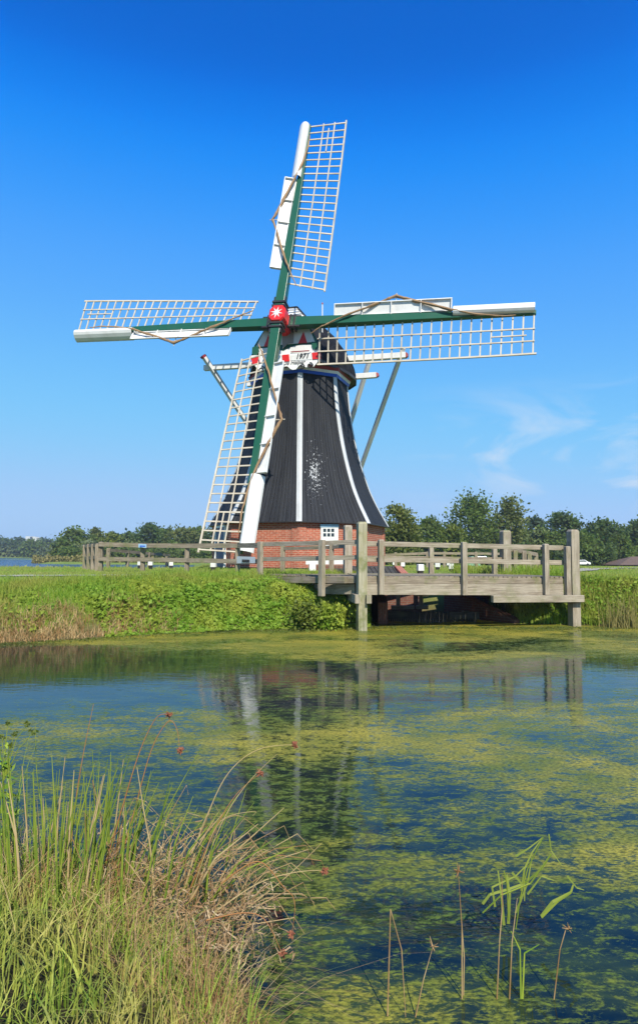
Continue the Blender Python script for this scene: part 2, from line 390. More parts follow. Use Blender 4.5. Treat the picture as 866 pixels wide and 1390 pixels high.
_zs = np.linspace(7.04, 1.2, 22); _pz = np.array([q[1] for q in prof0][::-1]); _pr = np.array([q[0] for q in prof0][::-1])
_rs = np.interp(_zs, _pz, _pr); _rs = np.convolve(np.pad(_rs, 1, mode='reflect', reflect_type='odd'), [.25, .5, .25], 'valid'); prof = [(float(a), float(b)) for a, b in zip(_rs, _zs)]
def corner(r, z, k, a0=1.8): a = R(a0+45*k); return Vector((T.x+r*math.sin(a), T.y-r*math.cos(a), z+CH))
sm = MB()
for k in range(8):
    for (r0, z0), (r1, z1) in zip(prof[:-1], prof[1:]):
        a, b, c, d = corner(r0, z0, k), corner(r0, z0, k+1), corner(r1, z1, k+1), corner(r1, z1, k)
        nb = 17
        for q_ in range(nb):
            g0, g1 = q_/nb, (q_+1)/nb
            sm.face([d.lerp(c, g0), d.lerp(c, g1), a.lerp(b, g1), a.lerp(b, g0)], [(k*20+q_+.5, z1), (k*20+q_+1.5, z1), (k*20+q_+1.5, z0), (k*20+q_+.5, z0)])
sm.face([corner(3.62, 1.2, k) for k in range(8)]); smo = sm.build('smock', M_smock, mill)
eb = MB()
for k in range(8):
    eb.bar(corner(3.60, 1.185, k), corner(3.60, 1.185, k+1), .10, .035)
eb.build('eaves_board', M_iron, mill)
for k in range(8):
    c = MB(); pts = [corner(r+.025, z, k) for r, z in prof]
    n_ = Vector((math.sin(R(1.8+45*k)), -math.cos(R(1.8+45*k)), 0)); t_ = Vector((-n_.y, n_.x, 0))
    for p, q_ in zip(pts[:-1], pts[1:]):
        for s_ in (-1, 1):      # folded corner board, two planes
            o0 = t_*(.10*s_)-n_*.045*1; c.sheet(p, q_, q_+o0, p+o0, n_*-.02)
    c.build('corner_board', M_cw, mill)
# brick base
br = MB(); RB = 3.44
def bc(k, z, r=RB): a = R(1.8+45*k); return Vector((T.x+r*math.sin(a), T.y-r*math.cos(a), z))
L8 = (bc(0, 0)-bc(1, 0)).length
for k in range(8):
    br.face([bc(k, GZ-.3), bc(k+1, GZ-.3), bc(k+1, 2.94), bc(k, 2.94)], [(k*L8, 0), (k*L8+L8, 0), (k*L8+L8, 1.98), (k*L8, 1.98)])
base = br.build('brick_base', M_brick, mill)
for k in range(8):
    c = MB(); a = bc(k, GZ-.3, RB+.035); n0 = (bc(k+1, 0)-bc(k, 0)).normalized(); n1 = (bc(k-1, 0)-bc(k, 0)).normalized()
    H_ = Vector((0, 0, 2.93-GZ+.3)); w_ = .27
    pts = [a+n1*w_, a, a+n0*w_]
    nn = Vector((math.sin(R(1.8+45*k)), -math.cos(R(1.8+45*k)), 0))
    for p, q_ in zip(pts[:-1], pts[1:]):
        u0 = 40+k*3+(0 if p is pts[0] else .27)
        c.face([p, q_, q_+H_, p+H_], [(u0, 0), (u0+.27, 0), (u0+.27, 1.98), (u0, 1.98)])
    for p in (pts[0], pts[2]): c.face([p, p-nn*.2, p-nn*.2+H_, p+H_])
    c.build('corner_pier', M_brick, mill)
c = MB()
for k in range(8): c.bar(bc(k, GZ+.03, RB+.05), bc(k+1, GZ+.03, RB+.05), .1, .1)
c.build('plinth', M_iron, mill)
# window on the right front face
fn = Vector((math.sin(R(24.3)), -math.cos(R(24.3)), 0)); fp = plane(bc(0, 2)+fn*.03, fn)
def frame_rect(mb, pf, x0, y0, x1, y1, o, t, n_): mb.sheet(pf(x0, y1, o), pf(x1, y1, o), pf(x1, y0, o), pf(x0, y0, o), n_*-t)
win = MB(); frame_rect(win, fp, 435.6, 712.6, 459.3, 741, .03, .06, fn); wf = win.build('window', M_white, mill)
c = MB(); frame_rect(c, fp, 435.0, 711.5, 459.9, 715.6, .045, .05, fn); c.build('lintel', M_lblue, wf)
M_glass, nt, out = newmat('window_glass'); N(nt).bsdf(out, (.02, .03, .035), .08, None, .6)
c = MB()
for ix in range(3):
    for iy in range(2):
        x0 = 438.9+ix*5.4; y0 = 717.6+iy*6.2
        frame_rect(c, fp, x0, y0, x0+3.9, y0+4.5, .036, .004, fn)
c.build('pane', M_glass, wf)
# door on the left face
dn = Vector((math.sin(R(24.3-90)), -math.cos(R(24.3-90)), 0)); dm = (bc(-1, 0)+bc(-2, 0))/2; dt = Vector((-dn.y, dn.x, 0))
c = MB(); p = Vector((dm.x, dm.y, GZ))+dn*.02; c.sheet(p-dt*.62, p+dt*.62, p+dt*.62+ZZ*1.58, p-dt*.62+ZZ*1.58, dn*.05); dr = c.build('door', mat_paint('door_blue_paint', (.02, .05, .10), .2), mill)
c = MB()
for s_ in (-1, 1): c.bar(p+dt*.66*s_+dn*.04, p+dt*.66*s_+dn*.04+ZZ*1.6, .09, .09)
c.bar(p-dt*.7+dn*.04+ZZ*1.6, p+dt*.7+dn*.04+ZZ*1.6, .09, .09); c.build('frame', M_beard, dr)
c = MB(); c.tube([p+dt*.45+dn*.11+ZZ*.8, p+dt*.45+dn*.11+ZZ*.95], .02, 6); c.build('handle', M_iron, dr)
# flared tricolour band
for nm, m__, ra, rb, za, zb in (('blue_band', M_blue, 1.99, 2.03, 6.93, 7.04), ('white_band', M_white, 2.03, 2.07, 7.04, 7.14), ('red_band', M_dred, 2.07, 2.12, 7.14, 7.27)):
    c = MB()
    for k in range(8):
        c.face([corner(ra, za, k), corner(ra, za, k+1), corner(rb, zb, k+1), corner(rb, zb, k)])
        c.face([corner(ra, za, k+1), corner(ra, za, k), corner(1.7, za, k), corner(1.7, za, k+1)])
        c.face([corner(rb, zb, k), corner(rb, zb, k+1), corner(1.7, zb, k+1), corner(1.7, zb, k)])
    c.build(nm, m__, mill)
# cap: local frame a (front), l (right), z
def CP(a, l, z): return Vector((T.x, T.y, CH))+AH*a+RT*l+ZZ*z
secs = [(1.95, 1.30, 7.30, 9.05, .50), (1.3, 1.62, 7.27, 9.45, .40), (.85, 1.85, 7.25, 9.62, .12), (.2, 2.08, 7.22, 9.60, .10), (-.6, 2.2, 7.20, 9.42, .10), (-1.3, 2.05, 7.20, 9.12, .10), (-2.0, 1.60, 7.22, 8.72, .10), (-2.5, .95, 7.30, 8.30, .10), (-2.75, .3, 7.4, 7.95, .1)]
prf = [(1, 0), (1.0, .10), (.97, .22), (.91, .37), (.82, .53), (.70, .68), (.55, .81), (.36, .91), (.16, .975), (0, 1)]
def ringc(s_):
    a, w_, z0, z1, f_ = s_; right = [(max(f_*w_*.0, u*w_), z0+(z1-z0)*t) for u, t in prf]
    return [CP(a, u, t) for u, t in right]+[CP(a, -u, t) for u, t in reversed(right[:-1])]
c = MB(); rings = [ringc(s_) for s_ in secs]
c.loft(rings, close=False, caps=False)
c.face(list(reversed(rings[-1])))
def mat_cap():
    m, nt, out = newmat('black_cap_felt'); n = N(nt); pos = geo(n).outputs['Position']; a = n.noise(pos, 3, 5, .6); b = n.noise(pos, 30, 3, .6)
    c = n.mix(n.ramp(a, (.35, 0), (.7, 1)), (.011, .012, .016), (.024, .026, .031)); c = n.mix(n.math('GREATER_THAN', b, .72), c, (.3, .3, .3))
    n.bsdf(out, c, .8, n.bump(b, .3, .02), .06); return m
M_cap = mat_cap(); cap = c.build('cap_roof', M_cap, mill, smooth=True)
# cap underside: radial soffit boards
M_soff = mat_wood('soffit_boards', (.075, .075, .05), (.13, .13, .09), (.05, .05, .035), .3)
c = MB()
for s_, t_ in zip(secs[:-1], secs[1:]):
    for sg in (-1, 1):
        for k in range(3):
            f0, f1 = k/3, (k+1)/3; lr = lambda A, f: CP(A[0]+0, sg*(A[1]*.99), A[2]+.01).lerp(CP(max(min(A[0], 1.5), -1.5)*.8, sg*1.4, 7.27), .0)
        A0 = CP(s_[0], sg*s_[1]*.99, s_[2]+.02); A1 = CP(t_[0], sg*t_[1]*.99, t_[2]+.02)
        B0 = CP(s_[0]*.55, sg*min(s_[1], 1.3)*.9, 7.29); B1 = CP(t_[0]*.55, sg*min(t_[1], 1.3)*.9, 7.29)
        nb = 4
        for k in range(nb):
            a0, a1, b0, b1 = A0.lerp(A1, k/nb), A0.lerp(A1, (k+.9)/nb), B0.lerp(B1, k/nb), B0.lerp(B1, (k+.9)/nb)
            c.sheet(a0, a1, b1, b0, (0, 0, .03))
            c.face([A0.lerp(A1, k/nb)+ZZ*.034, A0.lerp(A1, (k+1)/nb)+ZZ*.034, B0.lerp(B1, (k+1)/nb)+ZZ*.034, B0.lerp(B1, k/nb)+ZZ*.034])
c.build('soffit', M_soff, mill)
c = MB()
for sg in (-1, 1):
    P_ = [CP(s_[0], sg*(s_[1]+.01), s_[2]+.03) for s_ in secs]
    c = MB()
    for p, q_ in zip(P_[:-1], P_[1:]): c.bar(p, q_, .035, .11)
    c.build('eaves_trim', M_iron, mill)
# white boarded front hip
c = MB(); nb = 7
z_lo, z_hi = 8.70, 9.80
for k in range(nb):
    f0, f1 = k/nb, (k+1)/nb-.01
    def hp(f, sg): a = 2.10+(1.05-2.10)*f; hw = 1.02+(.14-1.02)*f; return CP(a, sg*hw, z_lo+(z_hi-z_lo)*f)
    nn = (AH*.75+ZZ*.66).normalized()
    c.sheet(hp(f0, -1)+nn*.03, hp(f0, 1)+nn*.03, hp(f1, 1), hp(f1, -1), nn*-.03)
c.build('front_hip_boards', M_white, mill)
c = MB(); hpp = lambda f, sg, o=0: CP(2.10-1.05*f, sg*(1.04-.88*f), z_lo+1.10*f)+ZZ*o
for sg in (-1, 1): c.bar(hpp(0, sg, .02), hpp(1, sg, .02), .05, .08)
c.bar(CP(1.08, 0, z_hi+.02), CP(.3, 0, z_hi-.02), .34, .07); c.build('ridge_cap', M_iron, mill)
# front wall
FPc = CP(1.98, 0, 7.5); fpl = plane(FPc, AH)
def Zp(x, y, o=0.): return fpl(340+x/7.873, 400+y/7.873, o)
def fpoly(name, pts, o, t, mat, parent=None): 
    c = MB(); c.prism([Zp(x, y, o) for x, y in pts], AH*-t); return c.build(name, mat, parent or mill)
fw_ = fpoly('front_wall', [(175, 330), (110, 430), (40, 545), (8, 650), (40, 740), (330, 770), (640, 735), (748, 650), (742, 560), (700, 455), (640, 350), (560, 270), (290, 280)], 0, .06, M_green)
fpoly('upper_boards', [(165, 340), (60, 555), (690, 500), (620, 340)], .03, .03, M_white, fw_)
for t3 in ([(192, 425), (143, 551), (220, 549)], [(566, 392), (511, 518), (606, 512)]): fpoly('red_triangle', t3, .045, .015, M_red, fw_)
fpoly('shaft_opening', [(335, 400), (345, 572), (400, 520), (458, 512), (462, 395)], .05, .02, mat_paint('painted_shaft_shade', (.30, .28, .26), .4), fw_)  # grey panel, paints in the shadow around the windshaft neck
fpoly('middle_boards', [(85, 575), (90, 650), (330, 640), (740, 610), (742, 560), (655, 532), (560, 532), (450, 550), (350, 600), (225, 560)], .06, .03, M_white, fw_)
fpoly('side_scroll', [(655, 500), (690, 500), (722, 520), (735, 548), (722, 575), (695, 586), (668, 575), (655, 545)], .10, .03, M_green, fw_)
fpoly('side_scroll', [(20, 560), (60, 545), (85, 560), (92, 600), (70, 640), (35, 645), (15, 620)], .10, .03, M_green, fw_)
beard = fpoly('beard_board', [(5, 665), (30, 735), (75, 790), (110, 812), (150, 820), (185, 800), (215, 830), (270, 835), (320, 800), (360, 765), (395, 762), (425, 790), (450, 800), (485, 795), (512, 762), (545, 742), (572, 765), (600, 775), (622, 745), (650, 735), (672, 770), (700, 735), (740, 690), (742, 612), (420, 622), (5, 648)], .12, .04, M_beard)
for rc in ([(3, 668), (92, 660), (100, 728), (20, 738)], [(336, 641), (410, 634), (417, 708), (345, 714)], [(655, 617), (743, 611), (748, 680), (664, 688)]): fpoly('red_block', rc, .15, .05, M_red, beard)
fpoly('name_panel', [(425, 645), (648, 632), (655, 690), (430, 702)], .135, .012, M_white, beard)
fpoly('red_moulding', [(430, 612), (625, 598), (627, 590), (430, 603)], .16, .04, M_dred, beard)
c = MB()
for cx_, cy_ in ((545, 765), (635, 752), (120, 795)):
    P_ = [Zp(cx_+(8+30*t)*math.cos(-4.5*math.pi*t/1.6+1), cy_+(6+26*t)*math.sin(-4.5*math.pi*t/1.6+1), .125) for t in np.linspace(0, 1, 16)]
    c = MB(); c.tube(P_, .022, 6); c.build('scroll_line', M_iron, beard)
def text(name, s, org, xd, yd, size, mat, parent, shear=0.):
    cu = bpy.data.curves.new(name, 'FONT'); cu.body = s; cu.size = size; cu.extrude = .006; cu.shear = shear; cu.align_x = 'CENTER'; cu.offset = .006
    to = bpy.data.objects.new(name+'_tmp', cu); COL.objects.link(to); dg = bpy.context.evaluated_depsgraph_get()
    me = bpy.data.meshes.new_from_object(to.evaluated_get(dg)); bpy.data.objects.remove(to)
    xd = Vector(xd).normalized(); zd = xd.cross(Vector(yd)).normalized(); yd = zd.cross(xd)
    m4 = Matrix((xd, yd, zd)).transposed().to_4x4(); m4.translation = Vector(org); me.transform(Matrix.Translation(-WL[parent.name])@m4)
    me.materials.clear(); me.materials.append(mat); o = bpy.data.objects.new(name, me); COL.objects.link(o); o.parent = parent; return o
xd_ = Zp(655, 617)-Zp(336, 641)
text('year_lettering', '1971', Zp(552, 676, .15), xd_, ZZ, .26, M_iron, beard, .25)
text('name_lettering', 'De Helper', Zp(462, 738, .135), xd_, ZZ, .2, mat_paint('grey_letter_paint', (.25, .25, .25), .1), beard, .3)
# windshaft, canister
c = MB(); c.tube([HUB-AX*.55, HUB-AX*1.9], [.24, .26], 14); c.build('windshaft', M_iron, mill, smooth=False)
def octo(ctr, ux, uy, hw, hh, cfr): return [ctr+ux*a+uy*b for a, b in ((-hw*cfr, -hh), (hw*cfr, -hh), (hw, -hh*.55), (hw, hh*.55), (hw*cfr, hh), (-hw*cfr, hh), (-hw, hh*.45), (-hw, -hh*.55))]
c = MB(); rg = [octo(HUB+AX*o, Vd, U, w_, h_, .55) for o, w_, h_ in ((.26, .27, .30), (.20, .31, .34), (-.16, .31, .34), (-.2, .27, .29))]
c.loft(rg); can = c.build('sail_hub', M_red, mill)
c = MB(); rg = [octo(HUB+AX*o, Vd, U, w_, h_, .6) for o, w_, h_ in ((-.21, .26, .27), (-.25, .30, .31), (-.62, .30, .31), (-.68, .25, .27))]
c.loft(rg); c.tube([HUB-AX*.66, HUB-AX*.86], [.24, .3], 12); c.build('rear_socket', M_red, can)
st = []; 
for k in range(16):
    a = math.pi*k/8+.2; r_ = .25 if k % 2 == 0 else .085; st.append(HUB+AX*.268+(Vd*math.sin(a)+U*math.cos(a))*r_)
c = MB(); ctr = HUB+AX*.285
for k in range(16): c.face([ctr, st[k], st[(k+1) % 16]])
c.build('star', M_white, can)
# sails
arms = [(HUB, U, Vd), (HUB-AX*.45, Vd, -U), (HUB, -U, -Vd), (HUB-AX*.45, -Vd, U)]
RR = 9.; RI = 1.47; WW = 1.54
sail_lab = ['sail pointing up', 'sail pointing right', 'sail pointing down beside the brick base', 'sail pointing left']
for ai, (h0, a, t) in enumerate(arms):
    def P(r, la, nn_): return h0+a*r+t*la+AX*nn_
    def tw(r, w_, o=0.):
        b = R(20.9-19.75*(r-RI)/(RR-RI)); return P(r, w_*math.cos(b), -w_*math.sin(b)+o)
    c = MB(); c.bar(P(.2, 0, 0), P(3, 0, 0), .36, .34, AX, .32, .28); c.bar(P(3, 0, 0), P(RR, 0, 0), .32, .28, AX, .15, .13)
    sail = c.build('sail', M_green, mill, bevel=.012); sail['label'] = 'green stock of the '+sail_lab[ai]
    c = MB(); nbar = 23
    for k in range(nbar):
        r = RI+(RR-.06-RI)*k/(nbar-1); wob = random.uniform(-.01, .01)
        c.bar(tw(r+wob, -.05), tw(r, WW+.03), .05, .032, AX)
    c.build('cross_bars', M_lath, sail)
    c = MB(); 
    for fr in (.405, .705, 1.):
        rs = np.linspace(RI-.08, RR-.02 if fr < 1 else RR+.05, 9)
        for r0, r1 in zip(rs[:-1], rs[1:]): c.bar(tw(r0, WW*fr, .035 if fr < 1 else .0), tw(r1, WW*fr, .035 if fr < 1 else .0), .045 if fr < 1 else .06, .03 if fr < 1 else .05, AX)
    c.bar(tw(7.6, WW*.56, .035), tw(8.72, WW*.56, .035), .04, .03, AX)
    c.build('hem_laths', M_lath, sail)
    # outer leading board: curved nose
    cs = [(.03, .09), (.01, .19), (-.05, .25), (-.14, .26), (-.24, .21), (-.34, .11), (-.40, .0), (-.415, -.09)]
    c = MB(); rs = [6.27, 7.2, 8.1, 8.95]
    for r0, r1 in zip(rs[:-1], rs[1:]):
        for (l0, n0), (l1, n1) in zip(cs[:-1], cs[1:]):
            for d_, s_ in ((0, 1), (.018, -1)):
                Q = [P(r0, l0+d_*.7, n0-d_), P(r0, l1+d_*.7, n1-d_), P(r1, l1+d_*.7, n1-d_), P(r1, l0+d_*.7, n0-d_)]
                c.face(Q if s_ > 0 else Q[::-1])
    for r in (rs[0], rs[-1]):
        for (l0, n0), (l1, n1) in zip(cs[:-1], cs[1:]): c.face([P(r, l0, n0), P(r, l1, n1), P(r, l1+.013, n1-.018), P(r, l0+.013, n0-.018)])
    c.build('leading_board', M_white, sail, smooth=False)
    # inner air brake: ribbed panel
    c = MB(); e0 = (-.13, .05); e1 = (-.56, .2)
    c.sheet(P(2.0, *e0), P(6.22, *e0), P(6.22, *e1), P(2.0, *e1), AX*-.03)
    for r in (2.02, 3.05, 4.1, 5.15, 6.2): c.bar(P(r, e0[0], .10), P(r, e1[0], .25), .03, .07, AX)
    for e in (e1, (-.17, .05)): c.bar(P(2.0, e[0], e[1]+.03), P(6.22, e[0], e[1]+.03), .03, .08, AX)
    c.build('air_brake', M_white, sail)
    c = MB(); c.tube([P(4.25, -.55, .16), P(4.25, -.92, .2)], .018, 6); c.build('peg', M_lath, sail)
    # furled cloth roll
    pth = [(8.35, .14, .12, .018), (7.7, .15, .14, .03), (7.0, .06, .18, .035), (6.2, -.12, .24, .045), (5.3, -.42, .24, .05), (4.6, -.66, .22, .05), (4.25, -.80, .22, .055), (3.9, -.66, .22, .045), (3.2, -.36, .24, .04), (2.4, -.04, .24, .04), (1.9, .2, .22, .03), (1.55, .36, .2, .025), (1.1, .62, .1, .012)]
    pp = []; rr_ = []
    for (r0, l0, n0, q0), (r1, l1, n1, q1) in zip(pth[:-1], pth[1:]):
        for k in range(4):
            f = k/4; pp.append(P(r0+(r1-r0)*f, l0+(l1-l0)*f+random.uniform(-.012, .012), n0+(n1-n0)*f+random.uniform(-.01, .01))); rr_.append((q0+(q1-q0)*f)*random.uniform(.75, 1.25))
    c = MB(); c.tube(pp, rr_, 7); c.build('furled_cloth', M_rope, sail)
    c = MB()
    for r in (.36, .52): c.bar(P(r, -.26, .0), P(r, .26, .0), .07, .42, AX)
    c.bar(P(.25, -.2, .1), P(.75, -.2, .1), .06, .12, AX); c.bar(P(.25, .2, .1), P(.75, .2, .1), .06, .12, AX)
    c.build('iron_clamp', M_iron, sail)
# tail beams and struts
c = MB(); lb = [W(277.5, 499.5, 25.5+.258*4.1+.05), W(551, 482, 25.5-.258*4.1-.05)]
c.bar(lb[0], lb[1], .2, .22); tb = c.build('tail_beam', M_white, mill, bevel=.01); tb['label'] = 'long white cross beam through the cap'
c = MB(); d_ = (lb[1]-lb[0]).normalized(); c.bar(lb[1], lb[1]+d_*.09, .2, .22, (0, 0, 1), .12, .1); c.build('red_end', M_dred, tb)
c = MB(); c.bar(CP(-1.5, -2.9, 7.62), CP(-1.5, 2.9, 7.62), .2, .22); tb2 = c.build('tail_beam', M_white, mill, bevel=.01); tb2['label'] = 'short white cross beam behind the cap'
c = MB(); c.bar(CP(-1.5, 2.9, 7.62), CP(-1.5, 3.0, 7.64), .2, .22, (0, 0, 1), .12, .1); c.build('red_end', M_dred, tb2)
TE = W(447, 742, 31.2)
def strut(a, b, w_, lab=None):
    c = MB(); c.bar(a, b, w_, w_); o = c.build('tail_strut', M_white, mill); 
    return o
strut(W(277.5, 484.5, 26.2), TE+Vector((-.1, 0, 0)), .17)
s1 = MB(); p0 = W(277, 485, 26.2); dd = (p0-TE).normalized(); s1.bar(p0, p0+dd*.1, .19, .19); s1.build('red_end', M_dred, tb)
strut(W(547.5, 472, 24.4), W(447, 755, 31.2), .15)
strut(W(501.5, 489, 26.2), W(430, 722, 30.6), .16)
strut(CP(-1.5, -2.6, 7.62), W(428, 722, 30.6), .16)
c = MB(); c.bar(CP(-2.2, 0, 7.7), TE+Vector((0, .1, 0)), .3, .3, (0, 0, 1), .24, .24); c.bar(TE+Vector((0, .1, 0)), Vector((TE.x, TE.y+.1, 1.2)), .2, .2); c.build('tail_pole', M_white, mill)
c = MB(); b_ = CP(1.2, 1.15, 8.6); tp = W(437.6, 412.5, b_.y); c.tube([Vector((tp.x, tp.y, b_.z-.3)), tp], .022, 6); lr_ = c.build('lightning_rod', M_white, mill)
c = MB(); c.tube([tp, tp+ZZ*.06], [.04, .025], 6); c.build('red_tip', M_dred, lr_)

# ------------------------------------------------------------------ footbridge
A0 = W(491, 855, 14.92); A0.z = 0; B0 = W(778.5, 849, 16.1); B0.z = 0
ed = (B0-A0); ed.z = 0; ed.normalize(); bn = Vector((-ed.y, ed.x, 0))        # bn points away from the camera
bp = plane(A0-bn*.0, bn)      # bp(px,py,o): o along bn
bridge = empty('footbridge', (A0.x+2.8, A0.y+1.9, .0), 'grey weathered oak footbridge with railings and tall square posts over the channel', 'footbridge')
def bpart(name, segs, mat=None, bevel=.008):
    c = MB()
    for s_ in segs: c.bar(*s_)
    return c.build(name, mat or M_wood, bridge, bevel=bevel)
def post(px, ytop, D, w_, zb, lab=None, name='main_post', py_ref=None, wd=None, par=None, mat=None):
    t_ = W(px, ytop, D); b_ = Vector((t_.x, t_.y, zb)); c = MB()
    wd = wd or w_
    c.bar(b_, t_-ZZ*.05, w_, wd, ed.cross(ZZ)); c.bar(t_-ZZ*.05, t_, w_, wd, ed.cross(ZZ), w_*.78, wd*.78)
    o = c.build(name, mat or M_wood, par or bridge, bevel=.006)
    if lab: o['label'] = lab
    return o
def bpost(px, y0, y1, w_, o, d_=.13, name='rail_post'):
    t_ = bp(px, y0, o); b_ = bp(px, y1, o); b_ = Vector((t_.x, t_.y, b_.z)); c = MB(); c.bar(b_, t_-ZZ*.02, w_, d_, -bn); c.bar(t_-ZZ*.02, t_, w_, d_, -bn, w_*.8, d_*.7); return c.build(name, M_wood, bridge, bevel=.005)
post(491, 708.5, A0.y+.0, .215, -.7, 'mossy topped main post at the left end', mat=M_moss)
post(777.2, 719, 16.15, .225, -.7, 'main post at the right end, standing in the water')
LFP = W(472, 713, 17.3); RFP = W(685.5, 720, 18.6)
post(472, 713, 17.3, .21, -.3); post(685.5, 720, 18.6, .25, -.3)
fo = .10   # face of beams behind posts front
def hb(x0, y0a, y0b, x1, y1a, y1b, o, t_, name, mat=None):   # horizontal beam given by its px top/bottom at both ends
    a_, b_ = bp(x0, y0a, o), bp(x0, y0b, o); c_, d_ = bp(x1, y1a, o), bp(x1, y1b, o)
    mid0 = (a_+b_)/2+bn*t_/2; mid1 = (c_+d_)/2+bn*t_/2
    c = MB(); c.bar(mid0, mid1, t_, (a_-b_).length, ZZ, t_, (c_-d_).length); return c.build(name, mat or M_wood, bridge, bevel=.006)
for x0, x1 in ((498, 629), (629.3, 765)):
    f0, f1 = (x0-498)/267, (x1-498)/267
    hb(x0, 783.2+2*f0, 792.3+.8*f0, x1, 783.2+2*f1, 792.3+.8*f1, .03, .12, 'upper_beam', M_wood2)
    hb(x0, 792.6+.8*f0, 807.6+1*f0, x1, 792.6+.8*f1, 807.6+f1, .0, .14, 'main_beam')
    hb(x0, 734.6+6.*f0, 741+6.2*f0, x1, 734.6+6.*f1, 741+6.2*f1, .06, .06, 'top_rail')
    hb(x0, 756.8+3.8*f0, 762.8+4.2*f0, x1, 756.8+3.8*f1, 762.8+4.2*f1, .06, .06, 'lower_rail')
for x_, ya, yb in ((517, 732.5, 807), (629.5, 735.8, 808), (740.3, 738.3, 807.5), (769.5, 741.5, 808)): bpost(x_, ya, yb, .125, -.06)
# deck
dk = MB(); NL = 44
for k in range(NL):
    f = k/NL; a_ = A0+ed*(-.1+5.75*f); a_.z = 1.262-.03*f; w_ = 5.75/NL-.012
    c0 = a_+bn*.05; c1 = LFP.lerp(RFP, f); c1 = Vector((c1.x, c1.y, a_.z))+bn*.1
    dk.bar(c0+ed*w_/2, Vector((c1.x+ed.x*w_/2, c1.y, c1.z)), w_, .045)
dk.build('deck', M_wood2, bridge)
# far side beam and railing
fa = Vector((LFP.x, LFP.y, 0)); fb = Vector((RFP.x, RFP.y, 0))
c = MB(); c.bar(fa+ZZ*1.03, fb+ZZ*1.0, .14, .4); c.build('main_beam', M_wood2, bridge)
for z_, nm in ((2.10, 'top_rail'), (1.72, 'lower_rail')):
    c = MB(); c.bar(fa+ZZ*z_, fb+ZZ*(z_-.04), .06, .12); c.build(nm, M_wood2, bridge)
for px_, yt in ((585, 742), (671, 744)):
    D_ = fa.y+(fb.y-fa.y)*(px_-472)/213; post(px_, yt, D_-.05, .13, .95, None, 'rail_post')
# under-beams along the depth, clamping the posts
for px_, s_ in ((484.5, -1), (500, 1)):
    a_ = bp(px_+1, 813.5, -.22); c = MB(); c.bar(a_, Vector((a_.x-.35, a_.y+3.2, a_.z)), .12, .2); c.build('cross_beam', M_wood, bridge)
c = MB(); a_ = bp(668, 813.2, -.16); b_ = bp(791, 812.6, -.16); c.bar(a_+bn*.0, b_, .14, .17); c.build('cross_beam', M_wood, bridge, bevel=.006)
c = MB(); a_ = bp(786.5, 812.6, .0); c.bar(a_, a_+bn*2.8-ed*.6, .15, .17); c.build('cross_beam', M_wood, bridge, bevel=.006)
for f in (.3, .62):
    a_ = A0+ed*5.6*f; a_.z = .86; c = MB(); c.bar(a_+bn*.2, a_+bn*2.8, .15, .18); c.build('joist', M_wood2, bridge)
# left approach: beams and railing
wn = Vector((bn.x, bn.y, 0))
La = Vector((A0.x-.08, A0.y+.05, 0)); L0 = W(437, 733, 15.5); L1 = W(353, 735.5, 17.2)
def lv(p, z): return Vector((p.x, p.y, z))
ldir = (lv(L1, 0)-lv(L0, 0)).normalized(); lnr = Vector((-ldir.y, ldir.x, 0)); lnr = lnr if lnr.y > 0 else -lnr
pz = lambda px_, py_, D_: W(px_, py_, D_).z
for z0, z1, nm in ((737.2, 739.2, 'top_rail'), (758.0, 759.2, 'lower_rail')):
    a_ = W(484.5, z0-1.4, 15.05); b_ = W(437, z0, 15.55); e_ = W(353, z1, 17.25)
    c = MB(); c.bar(a_, b_, .06, .11); c.bar(b_, e_, .06, .115); c.build(nm, M_wood, bridge, bevel=.005)
for x_, ya, yb, D_ in ((437, 733, 809.5, 15.45), (353.5, 735.5, 786, 17.15)):
    t_ = W(x_, ya, D_); b_ = W(x_, yb, D_); c = MB(); c.bar(lv(t_, b_.z), t_, .135, .12, -lnr); c.build('rail_post', M_wood, bridge, bevel=.006)
for x_, ya, D_ in ((384, 741.5, 19.4), (450, 739, 18.0)):
    t_ = W(x_, ya, D_); c = MB(); c.bar(lv(t_, 1.1), t_, .14, .13); c.build('rail_post', M_wood2, bridge, bevel=.006)
c = MB(); c.bar(W(450, 743, 18), W(384, 745, 19.4), .06, .1); c.bar(W(472, 741, 17.4), W(450, 743, 18), .06, .1); c.build('top_rail', M_wood2, bridge)
c = MB(); c.bar(W(484, 787, 15.15), W(437, 787, 15.6), .14, .17); c.bar(W(470, 787.5, 15.12), W(362, 787, 17.0), .14, .16); c.build('upper_beam', M_wood2, bridge, bevel=.006)
c = MB(); c.bar(W(484, 800, 15.25), W(376, 799, 17.2), .14, .25); c.build('main_beam', M_wood, bridge, bevel=.006)
dk = MB()
for k in range(16):
    f = k/16; a_ = W(484, 783, 15.2).lerp(W(362, 783, 17.0), f); w_ = .13
    dk.bar(lv(a_, 1.245), lv(a_, 1.245)+lnr*1.6+Vector((.25, .5, 0)), w_, .045)
dk.build('approach_deck', M_wood2, bridge)
# far right approach railing going down the bank
E0 = Vector((RFP.x, RFP.y, 2.02)); far_pts = [(699, 748, 18.9), (711, 750, 19.6), (718, 752, 20.2), (727, 754, 20.9)]
for x_, ya, D_ in far_pts:
    t_ = W(x_, ya-1, D_); c = MB(); c.bar(lv(t_, .9), t_, .13, .13); c.build('rail_post', M_wood2, bridge, bevel=.006)
for dy in (0, 16.5):
    c = MB(); c.bar(W(690, 745+dy*1.05, 18.65), W(729, 753+dy, 21.0), .06, .12); c.build('top_rail' if dy == 0 else 'lower_rail', M_wood2, bridge)

